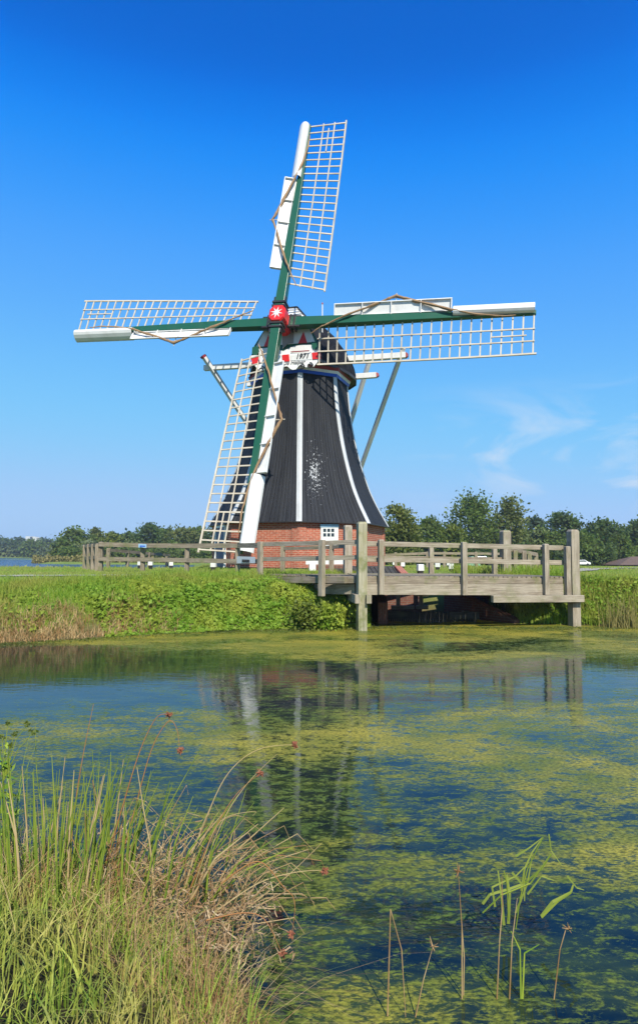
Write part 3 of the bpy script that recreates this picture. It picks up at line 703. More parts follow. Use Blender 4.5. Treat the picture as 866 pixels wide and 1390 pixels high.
# ------------------------------------------------------------------ meadow fences
def fence_posts(par, pts, w_=.13, mat=None):
    for x_, ya, yb, D_ in pts:
        t_ = W(x_, ya, D_); b_ = W(x_, yb, D_); c = MB(); c.bar(lv(t_, b_.z-.15), t_-ZZ*.03, w_, w_*random.uniform(.9, 1.1), (0, 1, 0)); c.bar(t_-ZZ*.03, t_, w_, w_, (0, 1, 0), w_*.6, w_*.6)
        c.build('post', mat or M_wood2, par)
def rail(par, name, segs, h_=.12):
    c = MB()
    for a_, b_ in segs: c.bar(W(*a_), W(*b_), .05, h_)
    return c.build(name, M_wood2, par)
fl = empty('meadow_fence', lv(W(254, 775, 19.5), 1.2), 'two rail weathered fence running left from the bridge in front of the mill', 'fence')
fence_posts(fl, [(323, 738.5, 780, 18.7), (254.5, 738.5, 776, 19.7), (194.5, 737.5, 775.5, 20.4), (137.5, 735.5, 776, 20.9)])
rail(fl, 'top_rail', [((352, 740.5, 17.3), (323, 740.6, 18.6)), ((323, 740.6, 18.6), (254, 741, 19.6)), ((254, 741, 19.6), (194.5, 740.4, 20.3)), ((194.5, 740.4, 20.3), (134.5, 738.9, 20.8))], .14)
rail(fl, 'lower_rail', [((352, 762.2, 17.3), (323, 762.2, 18.6)), ((323, 762.2, 18.6), (254, 760.5, 19.6)), ((254, 760.5, 19.6), (194.5, 759.6, 20.3)), ((194.5, 759.6, 20.3), (134.5, 758.6, 20.8))], .13)
fs = empty('side_fence', lv(W(125, 772, 23), 1.2), 'short fence seen nearly end on at the lake side, leftmost run of railings', 'fence')
fence_posts(fs, [(133, 738, 774, 21.5), (127.5, 738.5, 773, 22.5), (121.5, 738.5, 772, 23.4), (116, 739.5, 771, 24.4)], .14)
for y_, nm in ((741, 'top_rail'), (757.5, 'lower_rail')): rail(fs, nm, [((136, y_-1.5, 21.2), (114, y_+.5, 24.6))], .13)
fb_ = empty('lakeside_fence', lv(W(173, 769, 29), 1.1), 'low mossy fence behind the long fence, close to the lake water', 'fence')
fence_posts(fb_, [(147.5, 744, 769, 26.5), (173.5, 747, 769.5, 28.5), (202, 750, 769, 31), (227, 752.5, 768, 34)], .14)
rail(fb_, 'top_rail', [((147, 746.5, 26.4), (173.5, 749, 28.4)), ((173.5, 749, 28.4), (202, 751.5, 31)), ((202, 751.5, 31), (231, 753.8, 34))], .13)
rail(fb_, 'lower_rail', [((147, 757.5, 26.4), (202, 759.5, 31)), ((202, 759.5, 31), (231, 760.5, 34))], .12)
fr_ = empty('field_fence', lv(W(600, 770, 34), 1.0), 'low wooden fence on the lawn behind the footbridge', 'fence')
fence_posts(fr_, [(537, 750, 768, 31), (580, 749, 770, 31.5), (603, 749, 772, 32), (646, 749, 773, 32), (688, 750, 772, 33)], .14)
rail(fr_, 'top_rail', [((522, 753.5, 30.5), (580, 751, 31.5)), ((580, 751, 31.5), (646, 751.5, 32)), ((646, 751.5, 32), (690, 752, 33))], .12)
# small plates
c = MB(); p0 = [W(188, 738.3, 20.25), W(198.8, 738.8, 20.15), W(198.8, 743.8, 20.15), W(188, 743.3, 20.25)]; c.prism(p0, (0, .02, 0))
sg_ = tag(c.build('small_sign', M_lblue), 'small pale blue plate fixed on the top rail of the fence', 'sign')
c = MB(); c.bar(W(190, 741.3, 20.2)+Vector((0, -.01, 0)), W(197, 741.6, 20.1)+Vector((0, -.01, 0)), .01, .04); c.build('blue_writing', M_blue, sg_)
c = MB(); p0 = [W(321.5, 755.2, 18.2), W(346.5, 756, 17.15), W(346.5, 764.5, 17.15), W(321.5, 764.8, 18.2)]; c.prism(p0, (0, .03, 0))
sg2 = tag(c.build('name_sign', M_white), 'white name board with dark letters hung on the lower fence rail below the sail tip', 'sign')
text('lettering', 'DE HELPER', (p0[2]+p0[3])/2+Vector((0, -.03, .03)), p0[1]-p0[0], ZZ, .10, M_iron, sg2)

# ------------------------------------------------------------------ white topped stakes
stakes = [(424, 765, 775, 780, 20.3, 'beside the white plank in front of the brick base'), (570.4, 766, 775, 780, 20.6, 'largest of those behind the bridge railing, nearest its deck'), (594, 763, 770, 775, 24, 'behind the bridge, second from left on the lawn'),
          (612.7, 765.3, 772.6, 777.5, 23, 'behind the bridge, rightmost of the lawn group'), (546.2, 763, 769, 773, 25, 'just right of the sloping black planks'), (289.8, 762.8, 770, 777, 20.6, 'between the fence rails under the left sail'),
          (232.4, 762, 768, 771, 24, 'right of the pale blue plate, between fence posts'), (204.5, 761.5, 767.6, 770.5, 23.5, 'just right of the post with the pale blue plate'), (189.8, 762.5, 767.5, 770.5, 25, 'half hidden by the fence post with the blue plate'),
          (608.2, 763.5, 767.5, 769.5, 34, 'small far one behind the lawn fence'), (534.5, 763.5, 767, 769.5, 31, 'far one in the plants right of the brick corner')]
proto = None
for i_, (x_, y0, y1, y2, D_, tx) in enumerate(stakes):
    t_ = W(x_, y0, D_); zc = W(x_, y1, D_).z; zb = W(x_, y2, D_).z-.1; ln = t_.z-zb
    if proto is None:
        proto = empty('mooring_stake', (0, 0, 0)); c = MB(); c.bar((0, 0, -.5), (0, 0, .02), .16, .16, (0, 1, 0)); c.build('stake', M_iron, proto, bevel=.01)
        c = MB(); c.bar((0, 0, 0), (0, 0, .21), .2, .2, (0, 1, 0), .19, .19); c.build('white_top', M_white, proto, bevel=.012); o = proto
    else:
        o = proto.copy(); COL.objects.link(o)
        for ch in list(proto.children): k_ = ch.copy(); COL.objects.link(k_); k_.parent = o
    o.location = (t_.x, t_.y, zc); o.rotation_euler = (0, 0, random.uniform(-.3, .3)); sc_ = (t_.z-zc)/.21; o.scale = (min(sc_, 1.1),)*2+(sc_,)
    tag(o, 'black stake with white block top, '+tx, 'stake', 'white topped stakes around the mill')

# ------------------------------------------------------------------ channel outlet
outl = empty('channel_outlet', (3.2, 18.6, 0), 'dark brick outlet of the mill channel with timber rack under the bridge', 'outlet')
hw = plane((0, 18.7, 0), (0, 1, 0))
def brickwall(name, a_, b_, za, zb_, t_, z0=-.6, mat=None):
    a_ = Vector((*a_, 0)); b_ = Vector((*b_, 0)); L = (b_-a_).length; nn_ = Vector((-(b_-a_).y, (b_-a_).x, 0)).normalized()*t_; c = MB()
    A = [a_+ZZ*z0, b_+ZZ*z0, b_+ZZ*zb_, a_+ZZ*za]; B_ = [p+nn_ for p in A]; uvs = [(0, z0), (L, z0), (L, zb_), (0, za)]
    c.face(A, uvs); c.face(B_[::-1], uvs[::-1])
    for k in range(4): j = (k+1) % 4; c.face([A[j], A[k], B_[k], B_[j]], [(0, 0), (L, 0), (L, t_), (0, t_)])
    return c.build(name, mat or M_brick2, outl)
brickwall('head_wall', (1.5, 18.9), (3.1, 18.9), 1.2, 1.2, .3); brickwall('head_wall', (3.9, 18.9), (5.3, 18.9), 1.2, 1.2, .3)
brickwall('wing_wall', (1.55, 16.4), (1.55, 18.9), .55, 1.2, -.25)
brickwall('wing_wall', (3.75, 18.85), (5.15, 16.6), .85, .1, .28)
brickwall('channel_floor_wall', (2.2, 20.4), (4.2, 20.4), .9, .9, .2)
c = MB(); c.bar(W(531, 824.5, 18.1), W(562, 824.5, 18.1), .12, .11); c.bar(W(565, 824.5, 18.1), W(581, 824.5, 18.1), .12, .11); c.build('timber_beam', M_wood, outl, bevel=.006)
for x_ in (540.5, 571.5): c = MB(); c.bar(W(x_, 823, 18.15), W(x_, 808, 18.15), .11, .11); c.build('timber_post', M_wood, outl)
c = MB()
for k in range(46):
    x_ = 513+k*2.95; y_ = 16.95+.2*math.sin(k*.2); p = W(x_, 830+random.uniform(-1.5, 1.5), y_); c.bar(lv(p, -.3), lv(p, .27+random.uniform(-.03, .03)), .04, .05)
for y_ in (833, 838): c.bar(W(512, y_, 17.05), W(650, y_, 17.05), .06, .1)
c.build('timber_rack', M_dark, outl)
# sloping black plank cover
pc = empty('plank_cover', (2.4, 20, 1.2), 'sloping cover of black planks beside the right corner of the mill base', 'cover')
c = MB(); P00, P10, P01, P11 = W(462, 784, 18.8), W(548, 783.5, 18.8), W(452, 768, 21.4), W(537.5, 768.5, 21.6)
for k in range(14):
    f0, f1 = k/14, (k+.86)/14; c.sheet(P00.lerp(P10, f0), P00.lerp(P10, f1), P01.lerp(P11, f1), P01.lerp(P11, f0), (0, 0, -.04))
c.build('planks', M_dark, pc); c = MB(); c.sheet(P00-ZZ*.05, P10-ZZ*.05, P11-ZZ*.05, P01-ZZ*.05, (0, 0, -.05)); c.build('backing', M_iron, pc)
c = MB(); c.bar(W(549, 781, 18.9), W(540, 771, 21.2), .22, .14); c.build('brick_edge', M_brick, pc)
lw = empty('low_wall', (1., 20.2, 1.2), 'low red brick wall with a long white plank above, in front of the mill', 'wall')
c = MB(); a_, b_ = W(428, 780, 20.75), W(475, 780, 20.75); z1 = W(428, 767.5, 20.75).z
c.face([a_, b_, lv(b_, z1), lv(a_, z1)], [(0, 0), (1.1, 0), (1.1, .3), (0, .3)]); c.face([lv(a_, z1), lv(b_, z1), lv(b_, z1)+Vector((0, .3, 0)), lv(a_, z1)+Vector((0, .3, 0))]); c.face([b_, b_+Vector((0, .3, 0)), lv(b_, z1)+Vector((0, .3, 0)), lv(b_, z1)]); c.face([a_+Vector((0, .3, 0)), a_, lv(a_, z1), lv(a_, z1)+Vector((0, .3, 0))])
c.build('brickwork', M_brick2, lw)
c = MB(); c.bar(W(415, 763.2, 20.9), W(467.5, 763, 20.9), .12, .16); c.build('white_plank', M_white, lw, bevel=.008)

# ------------------------------------------------------------------ trees
Ml = [mat_leaf('foliage_mid', (.08, .14, .022), (.15, .21, .04), (.09, .12, .03), .42),
      mat_leaf('foliage_dark', (.05, .10, .022), (.10, .16, .035), (.06, .085, .03), .42),
      mat_leaf('foliage_light', (.12, .16, .045), (.17, .21, .07), (.11, .14, .07)),
      mat_leaf('foliage_olive', (.12, .145, .035), (.19, .21, .055), (.09, .12, .035), .42),
      mat_leaf('foliage_yellow', (.11, .15, .02), (.17, .19, .03), (.08, .12, .02)),
      mat_leaf('foliage_blue', (.055, .09, .055), (.08, .115, .07), (.05, .08, .05))]
M_bark = mat_wood('bark', (.10, .085, .06), (.17, .15, .12), (.07, .06, .05), .4)
M_birch = mat_wood('birch_bark', (.45, .43, .38), (.62, .60, .55), (.12, .11, .1))
def tree(px, ytop, wpx, D, mi, lab, shape='round', grp='trees along the far side of the meadow', birch=False, dens=1., ls=None, gap=.0):
    top = W(px, ytop, D); gz = float(hgt(top.x, top.y)); gz = max(gz, .1); H_ = top.z-gz; wd = wpx*1.12/F*D
    root = empty('birch_tree' if birch else 'broadleaf_tree', (top.x, top.y, gz), lab, 'tree', grp)
    tr = MB(); lean = random.uniform(-.03, .03)*H_
    P0 = Vector((top.x, top.y, gz-.1)); mid = P0+Vector((lean, 0, H_*.45)); tp = P0+Vector((lean*1.6, 0, H_*.9)); r0 = .018*H_+.05
    tr.tube([P0, P0.lerp(mid, .5)+Vector((random.uniform(-.1, .1), 0, 0)), mid, tp], [r0, r0*.75, r0*.55, r0*.12], 7)
    for k in range(9):
        f = random.uniform(.25, .85); b_ = P0.lerp(tp, f); an = random.uniform(0, 6.28); L = wd*.42*(1.15-f)*1.3
        e_ = b_+Vector((math.cos(an)*L, math.sin(an)*L, L*random.uniform(.5, 1.1))); m2 = b_.lerp(e_, .5)-ZZ*.05*L
        tr.tube([b_, m2, e_], [r0*.38*(1.2-f), r0*.25*(1.2-f), r0*.08], 5)
    tr.build('trunk', M_birch if birch else M_bark, root)
    # crown clumps
    s = ls or max(.22, D*.0034); nl = int(min(14000, max(1500, dens*wd*H_*.62/(s*s)*15.)))
    ncl = int(46+nl/110); cl = []
    base = .06 if shape != 'bush' else .0
    while len(cl) < ncl:
        t = rng.uniform(0, 1)
        if shape == 'round': rad = math.sin(math.pi*min(1, (t*.92+.10)))**.55
        elif shape == 'cone': rad = (1-t)**.7*min(1, t*5+.3)
        elif shape == 'tall': rad = (math.sin(math.pi*(t*.85+.12))**.6)*(1-.25*t)
        else: rad = (1-t**2.5)**.5
        an = rng.uniform(0, 2*math.pi); rr = rng.uniform(.25, 1)**.6*rad*wd*.46*(1+.22*math.sin(3*an+px)*math.sin(5*t+px))
        cl.append((top.x+lean*t+rr*math.cos(an), top.y+rr*math.sin(an)*.8, gz+H_*(base+(.96-base)*t)))
    cl = np.array(cl); csz = rng.uniform(.6, 1.35, ncl)*wd*.125
    csz[cl[:, 2] > gz+.8*H_] *= .7; idx = rng.integers(0, ncl, nl); C = cl[idx]+rng.normal(size=(nl, 3))*csz[idx][:, None]*np.array([1, 1, .62 if not birch else 1.1])
    C[:, 2] = np.maximum(C[:, 2], gz+.1)
    Vv, Ff = leaves(C, s); npmesh('crown', Vv, Ff, 4, Ml[mi], root)
    return root
bg = [ # px, ytop, width, D, material, label, shape, birch
 (541, 683, 48, 62, 3, 'olive willow like tree just right of the mill corner', 'round', 0), (583, 703, 46, 95, 0, 'rounded dull green tree second from the mill', 'round', 0),
 (613, 712, 34, 90, 4, 'small bright green tree left of the tall birches', 'round', 0), (641, 676, 66, 100, 0, 'tallest broad birch with white stems above the bridge rail', 'round', 1),
 (690, 679, 50, 102, 3, 'slim olive birch right of the tallest one', 'tall', 1), (722, 701, 40, 118, 5, 'bluish tree behind the far bridge post', 'round', 0),
 (732, 716, 40, 100, 2, 'pale green willow in the middle of the right wood', 'round', 0), (764, 696, 50, 112, 1, 'tall dark green tree behind the right bridge post', 'round', 0),
 (789, 722, 48, 96, 0, 'mid green tree right of the right bridge post', 'round', 0), (817, 707, 56, 110, 1, 'broad dark tree left of the brown roofed cottage', 'round', 0),
 (848, 714, 44, 118, 3, 'olive tree just behind the brown cottage', 'round', 0), (872, 703, 52, 112, 1, 'dark tree cut by the right edge of the view', 'round', 0),
 (560, 716, 40, 100, 1, 'dark green tree between the willow and the second tree', 'round', 0), (665, 712, 50, 108, 1, 'dark tree between the two birches', 'round', 0),
 (703, 716, 40, 108, 0, 'green tree directly left of the pale willow', 'round', 0), (606, 722, 50, 112, 1, 'low dark tree behind the small bright green one', 'round', 0),
 (835, 724, 40, 108, 0, 'green tree at the left end of the cottage roof', 'round', 0), (520, 726, 40, 80, 1, 'dark low tree half behind the brick base', 'round', 0),
 (748, 722, 36, 99, 0, 'green tree left of the tall dark tree', 'round', 0)]
for x_, yt, w_, D_, mi, lab, sh, bi in bg: tree(x_, yt, w_, D_, mi, lab, sh, birch=bool(bi), dens=.75 if bi else 1.)
lf = [(101, 718, 46, 150, 0, 'round dark tree at the left end of the near lake shore'), (131, 716, 22, 160, 3, 'narrow tree right of the round lake shore tree'), (152, 723, 32, 150, 4, 'bright yellow green tree on the lake shore'),
      (174, 723, 30, 158, 1, 'dark tree between the yellow green one and the tall group'), (202, 713, 42, 150, 1, 'tall dark tree above the pale blue plate'), (226, 716, 40, 155, 0, 'tree right of the tall dark one over the fence'),
      (250, 713, 40, 150, 3, 'olive tall tree above the third fence post'), (270, 716, 36, 158, 0, 'tree beside the lower left sail lattice'), (292, 717, 40, 150, 1, 'dark tree behind the lower left sail'), (185, 738, 50, 146, 2, 'pale low tree in front of the shore group'),
      (120, 736, 40, 146, 2, 'low pale willow at the shore under the round tree'), (236, 738, 46, 146, 0, 'low green tree in front of the tall shore trees'), (318, 722, 40, 150, 0, 'tree hidden mostly behind the mill base'), (83, 733, 22, 150, 3, 'small olive tree at the lake spit')]
for x_, yt, w_, D_, mi, lab in lf: tree(x_, yt, w_, D_, mi, lab, 'round', 'trees on the near lake shore')
fr = [(-12, 728, 34), (8, 731, 30), (26, 730, 28), (44, 734, 30), (60, 732, 30), (76, 735, 26), (-2, 742, 30), (18, 744, 26), (38, 745, 28), (58, 745, 26), (74, 746, 24)]
for k, (x_, yt, w_) in enumerate(fr):
    tree(x_, yt, w_, 335+(k % 3)*12-(40 if 0 else 0), [5, 1, 5, 0, 5, 3, 2, 5, 0, 2, 5][k], 'hazy green tree far across the lake, '+['at the left edge', 'second from the left edge', 'third from the left edge', 'below the white tower block', 'right of the tower block', 'at the right end of the far wood', 'low on the shore at the left edge', 'low on the shore, left of the tower block', 'low on the shore under the tower block', 'low on the shore right of the tower block', 'low beside the spit'][k], 'round', 'trees far across the lake', ls=1.0)
# low shrub mass and far wood
def mass(name, x0, x1, yt, D_, mi, n_, s_, depth=4, zlow=None):
    px_ = rng.uniform(x0, x1, n_); Dd = D_+rng.uniform(-depth, depth, n_); X_ = (px_-CX)/F*Dd
    top = CH+(HOR-yt)/F*D_+vnoise(X_, Dd, .35)*.9+vnoise(X_, Dd, 1.3)*.4; g_ = hgt(X_, Dd); Z_ = g_+(top-g_)*rng.uniform(0, 1, n_)**.8
    Vv, Ff = leaves(np.column_stack([X_, Dd, Z_]), s_); return npmesh(name, Vv, Ff, 4, Ml[mi])
tag(mass('undergrowth', 505, 836, 742, 97, 1, 14000, .34), kind='stuff'); tag(mass('undergrowth', 830, 910, 738, 112, 1, 4000, .36), kind='stuff'); tag(mass('far_wood', 470, 960, 728, 138, 1, 16000, .55), kind='stuff')
tag(mass('shore_undergrowth', 80, 360, 747, 143, 0, 9000, .5), kind='stuff'); tag(mass('far_shore_wood', -60, 90, 741, 352, 5, 9000, 1.1), kind='stuff')
Mreed = mat_leaf('reed_yellow', (.17, .16, .05), (.24, .2, .07), tr=.2)
Ml.append(Mreed); tag(mass('shore_reeds', 45, 118, 759.3, 134, 6, 2500, .35, 7), kind='stuff'); tag(mass('shore_reeds', 110, 350, 761, 120, 6, 3000, .3, 2), kind='stuff')

# tower block far away
tb_ = empty('tower_block', W(46, 745, 900), 'white high rise flats far beyond the lake wood', 'building'); c = MB()
a_ = W(46, 745, 900); c.bar(Vector((a_.x, a_.y, 0)), lv(a_, W(46, 728.5, 900).z), 8, 10, (0, 1, 0))
c.bar(Vector((a_.x-7, a_.y, 0)), Vector((a_.x-7, a_.y, W(46, 728.2, 900).z)), 7, 9, (0, 1, 0)); c.bar(Vector((a_.x+6, a_.y, 0)), Vector((a_.x+6, a_.y, W(46, 729.5, 900).z)), 6, 9, (0, 1, 0)); c.build('wall', M_grey, tb_)
c = MB(); c.bar(Vector((a_.x-1.5, a_.y-6, 5)), Vector((a_.x-1.5, a_.y-6, W(46, 729, 900).z)), 3, 1, (0, 1, 0)); c.build('window', M_glass, tb_)
# cottage at right edge
cp_ = W(868, 770, 92); cot = empty('cottage', (cp_.x, cp_.y, .4), 'low cottage with brown tiled roof at the right edge of the meadow', 'cottage')
def rc(px_, py_, D_): return W(px_, py_, D_)
M_tile = mat_paint('brown_tiles', (.13, .085, .06), .4, .8, (.06, .05, .04))
c = MB(); e1, e2 = rc(841, 767, 88), rc(912, 767, 88); r1, r2 = rc(857, 755.5, 91.5), rc(898, 755.5, 91.5); b1, b2 = Vector((e1.x, 95, e1.z)), Vector((e2.x, 95, e2.z))
for q_ in ([e1, e2, r2, r1], [b2, b1, r1, r2], [b1, e1, r1], [e2, b2, r2]): c.face(q_)
c.face([e1, b1, b2, e2]); c.build('roof', M_tile, cot)
c = MB(); c.bar(Vector((e1.x+.5, 91.6, .2)), Vector((e2.x-.5, 91.6, .2)), 5.6, 2.0*(e1.z-.2)-.02); c.build('wall', M_brick2, cot)
# parked car and others on the far meadow
def car(px, py, D, lab, mat, s=1.):
    p = W(px, py, D); p.z = float(hgt(p.x, p.y)); o = empty('parked_car', p, lab, 'car'); 
    def pt(x, y, z): return p+Vector((x*s, y*s, z*s))
    side = [(-2.0, .35), (-2.05, .7), (-1.9, .9), (-1.15, 1.0), (-.6, 1.42), (.7, 1.45), (1.35, 1.0), (1.95, .85), (2.05, .6), (2.0, .35)]
    c = MB(); c.prism([pt(x, -.8, z) for x, z in side], Vector((0, 1.6*s, 0))); c.build('body', mat, o, bevel=.05)
    c = MB(); c.prism([pt(x, -.81, z) for x, z in [(-1.0, 1.0), (-.55, 1.34), (.62, 1.36), (1.1, 1.0)]], Vector((0, 1.62*s, 0))); c.build('window', M_glass, o)
    for x in (-1.25, 1.25):
        c = MB(); c.tube([pt(x, -.84, .32), pt(x, .84, .32)], .32*s, 12); c.build('wheel', M_iron, o)
car(652, 766, 84, 'pale blue car parked on the lawn behind the bridge railing', mat_paint('car_blue', (.35, .5, .62), .05, .2), .85)
car(789, 770, 92, 'white car small beside the right bridge post', mat_paint('car_white', (.75, .78, .8), .05, .25), .6)
gp = W(640, 768, 66); gp.z = float(hgt(gp.x, gp.y)); c = MB(); w_ = .85
tv = [gp+Vector(v) for v in ((-w_, -w_, 0), (w_, -w_, 0), (w_, w_, 0), (-w_, w_, 0))]; ap = [gp+Vector(v) for v in ((-.1, -.5, 1.0), (.1, -.5, 1.0), (.1, .5, 1.), (-.1, .5, 1.))]
c.loft([tv, ap]); tag(c.build('small_tent', mat_paint('green_canvas', (.02, .16, .08), .1), origin=gp), 'small green tent on the lawn in front of the pale blue car', 'tent')

# ------------------------------------------------------------------ bank vegetation
Mnet = mat_leaf('nettle_leaves', (.12, .25, .018), (.27, .41, .045), (.33, .38, .05), .42, 1.1)
Mgr = mat_leaf('grass_green', (.13, .26, .02), (.27, .38, .045), (.30, .30, .06), .35, .8)
Mlawn = mat_leaf('lawn_grass', (.17, .27, .035), (.27, .36, .06), (.30, .30, .09), .3, .5)
Mdry = mat_leaf('dry_grass', (.40, .26, .11), (.62, .46, .25), (.30, .15, .06), .25, 3.)
Mrush = mat_leaf('rush_green', (.10, .22, .02), (.30, .38, .045), None, .2)
Mng = mat_leaf('near_grass_green', (.075, .15, .012), (.36, .40, .065), (.40, .34, .10), .2, 3.)
def scatter(n_, x0, x1, y0, y1): return rng.uniform(x0, x1, n_), rng.uniform(y0, y1, n_)
yfx = lambda x: np.interp(x, XF, YF)
# leafy slope
n_ = 60000; x = rng.uniform(-10.5, 1.5, n_); d = rng.uniform(-.12, 2.1, n_); y = yfx(x)+d
dry = vnoise(x, y, .9, 2.)+np.clip((-4.6-x)*.45, -2, 1.5)-d*.8; gl = np.clip((x+6.3)*.38+vnoise(x, y, 1.6, 4)*.9, .06, 1); keep = (dry < .25) & (rng.uniform(0, 1, n_) < gl)
hh = (.06+.24*np.clip(vnoise(x, y, 3.1, 1)+.4, 0, 1))*np.clip((1.7-d)*.9, .06, 1)*np.clip(.45+d*1.3, .3, 1); z = hgt(x, y)+hh*rng.uniform(.1, 1.05, n_)**.7
keep &= (z < 1.36) & ((x < -.4) | (rng.uniform(0, 1, n_) < .75)); C = np.column_stack([x, y, z])[keep]
Vv, Ff = leaves(C, .066, (0, -.8, 1.0)); tag(npmesh('nettles', Vv, Ff, 4, Mnet), kind='stuff')
def gpatch(name, n_, xr, dr, hh, w_, lean, mat, cond=None, far=True):
    x = rng.uniform(*xr, n_); y = (yfx(x) if far else 0)+rng.uniform(*dr, n_)
    if cond is not None: k = cond(x, y); x, y = x[k], y[k]
    P_ = np.column_stack([x, y, hgt(x, y)-.02]); h_ = rng.uniform(hh*.5, hh*1.2, len(x)); Vv, Ff = blades(P_, h_, w_, lean)
    return tag(npmesh(name, Vv, Ff, 4, mat), kind='stuff')
gpatch('bank_grass', 26000, (-11, 1.4), (.2, 2.6), .22, .02, .7, Mgr, lambda x, y: (x < -3.2) | (rng.uniform(0, 1, len(x)) < .75))
gpatch('dry_bank_grass', 15000, (-11, -3.2), (-.05, 1.5), .27, .018, 1.0, Mdry, lambda x, y: (vnoise(x, y, 1.4, 2.)*.8+np.clip((-4.0-x)*.35, -2, .5)-(y-yfx(x))*.95+.25+rng.normal(size=len(x))*.18) > .1)
gpatch('lawn_grass', 60000, (-14, 16), (15, 27), .085, .02, .5, Mlawn, lambda x, y: (np.hypot(x-T.x, y-T.y) > 3.6) & (y > yfx(x)+1.6) & (hgt(x, y) > 1), far=False)
gpatch('field_grass', 24000, (-14, 32), (26, 50), .14, .05, .5, Mlawn, lambda x, y: hgt(x, y) > .6, far=False)
gpatch('tall_bank_grass', 15000, (5.1, 13), (-.05, 1.5), .34, .024, .6, Mgr, lambda x, y: hgt(x, y) > -.1)
gpatch('under_bridge_grass', 3500, (4.6, 7.2), (-.1, 2.8), .45, .022, .6, Mgr, lambda x, y: hgt(x, y) > -.1)
x = rng.uniform(5.6, 12, 5500); d = rng.uniform(-.05, 1.25, 5500); y = yfx(x)+d; z = hgt(x, y)+rng.uniform(.02, .25, 5500)
Vv, Ff = leaves(np.column_stack([x, y, z]), .06, (0, -.5, .75)); tag(npmesh('bank_leaves', Vv, Ff, 4, Mnet), kind='stuff')
# floating plant scraps along the far water line
x = rng.uniform(-9, 8, 5000); y = yfx(np.clip(x, -20, 1.2))*np.where(x < 1.3, 1, 0)+np.where(x < 1.3, 0, 15.8)-np.abs(rng.normal(size=5000))*.35
z = np.full(5000, .006)+rng.uniform(0, .02, 5000)
Vv, Ff = leaves(np.column_stack([x, y, z]), .03, (0, 0, 3)); tag(npmesh('floating_weed', Vv, Ff, 4, Ml[3]), kind='stuff')
# tall pale grass tuft at the right edge
tuft = [(845, 800), (852, 805), (858, 798), (864, 806), (838, 812), (870, 800)]
P_ = np.array([[W(a, b, 15.3).x+rng.normal()*.10, 15.75+rng.normal()*.15, .5] for a, b in tuft for _ in range(28)]); P_[:, 2] = hgt(P_[:, 0], P_[:, 1]); Vv, Ff = blades(P_, rng.uniform(.5, 1.1, len(P_)), .025, .35)
tag(npmesh('pale_reed_grass', Vv, Ff, 4, Mreed), kind='stuff')
# shrub with yellow leaves by the bridge left post
for px_, py_, D_, sc_, mi, lab in ((415, 838, 15.0, .5, 4, 'small bushy plant with yellow leaves at the water edge left of the bridge post'), (453, 842, 15.1, .45, 0, 'bright leafy plant at the water edge just left of the bridge post')):
    p = W(px_, py_+8, D_); p.z = max(0, p.z); o = empty('waterside_plant', p, lab, 'plant'); C = rng.normal(size=(700, 3))*np.array([.18, .15, .18])*sc_*2+np.array([p.x, p.y, p.z+.2]); C[:, 2] = np.maximum(C[:, 2], .02)
    Vv, Ff = leaves(C, .06); npmesh('leaves', Vv, Ff, 4, Ml[4] if mi == 4 else Mnet, o)
    c = MB()
    for k in range(7): c.tube([p, p+Vector((random.uniform(-.2, .2), random.uniform(-.1, .1), random.uniform(.2, .4)))], [.008, .003], 4)
    c.build('stem', M_bark, o)

# ------------------------------------------------------------------ near bank
def near_pts(n_, x0, x1, d0, d1):
    x = rng.uniform(x0, x1, n_); d = rng.uniform(d0, d1, n_); y = np.interp(x, XN, YN)-d; return x, y
def npatch(name, n_, xr, dr, hh, w_, lean, mat, seg=4, cond=None, droop=1.):
    x, y = near_pts(n_, *xr, *dr)
    if cond is not None: k = cond(x, y); x, y = x[k], y[k]
    P_ = np.column_stack([x, y, hgt(x, y)-.02]); h_ = rng.uniform(hh*.45, hh*1.15, len(x)); Vv, Ff = blades(P_, h_, rng.uniform(w_*.6, w_*1.2, len(x)), lean, seg, droop)
    return tag(npmesh(name, Vv, Ff, 4, mat), kind='stuff')
npatch('near_grass', 12000, (-3.6, -.1), (.05, 2.4), .17, .0085, .8, Mng)
npatch('near_dry_grass', 1100, (-1.9, -.15), (-.02, .6), .33, .0042, 1.1, Mdry, droop=1.3)
npatch('near_dry_grass_edge', 260, (-.9, -.2), (-.05, .3), .34, .004, 1.5, Mdry, droop=1.6)
npatch('broad_grass', 450, (-3.0, -.2), (.02, 1.2), .24, .012, .9, Mng, 5, droop=1.3)
npatch('mixed_green_blades', 700, (-1.9, -.2), (-.02, .5), .30, .006, .9, Mrush, 5, droop=1.2)
npatch('green_rushes', 40, (-2.3, -.9), (-.03, .4), .72, .0085, .22, Mrush, 5)
npatch('tall_grass_behind', 60, (-3.0, -1.6), (-.05, .5), .55, .007, .3, Mrush, 5)
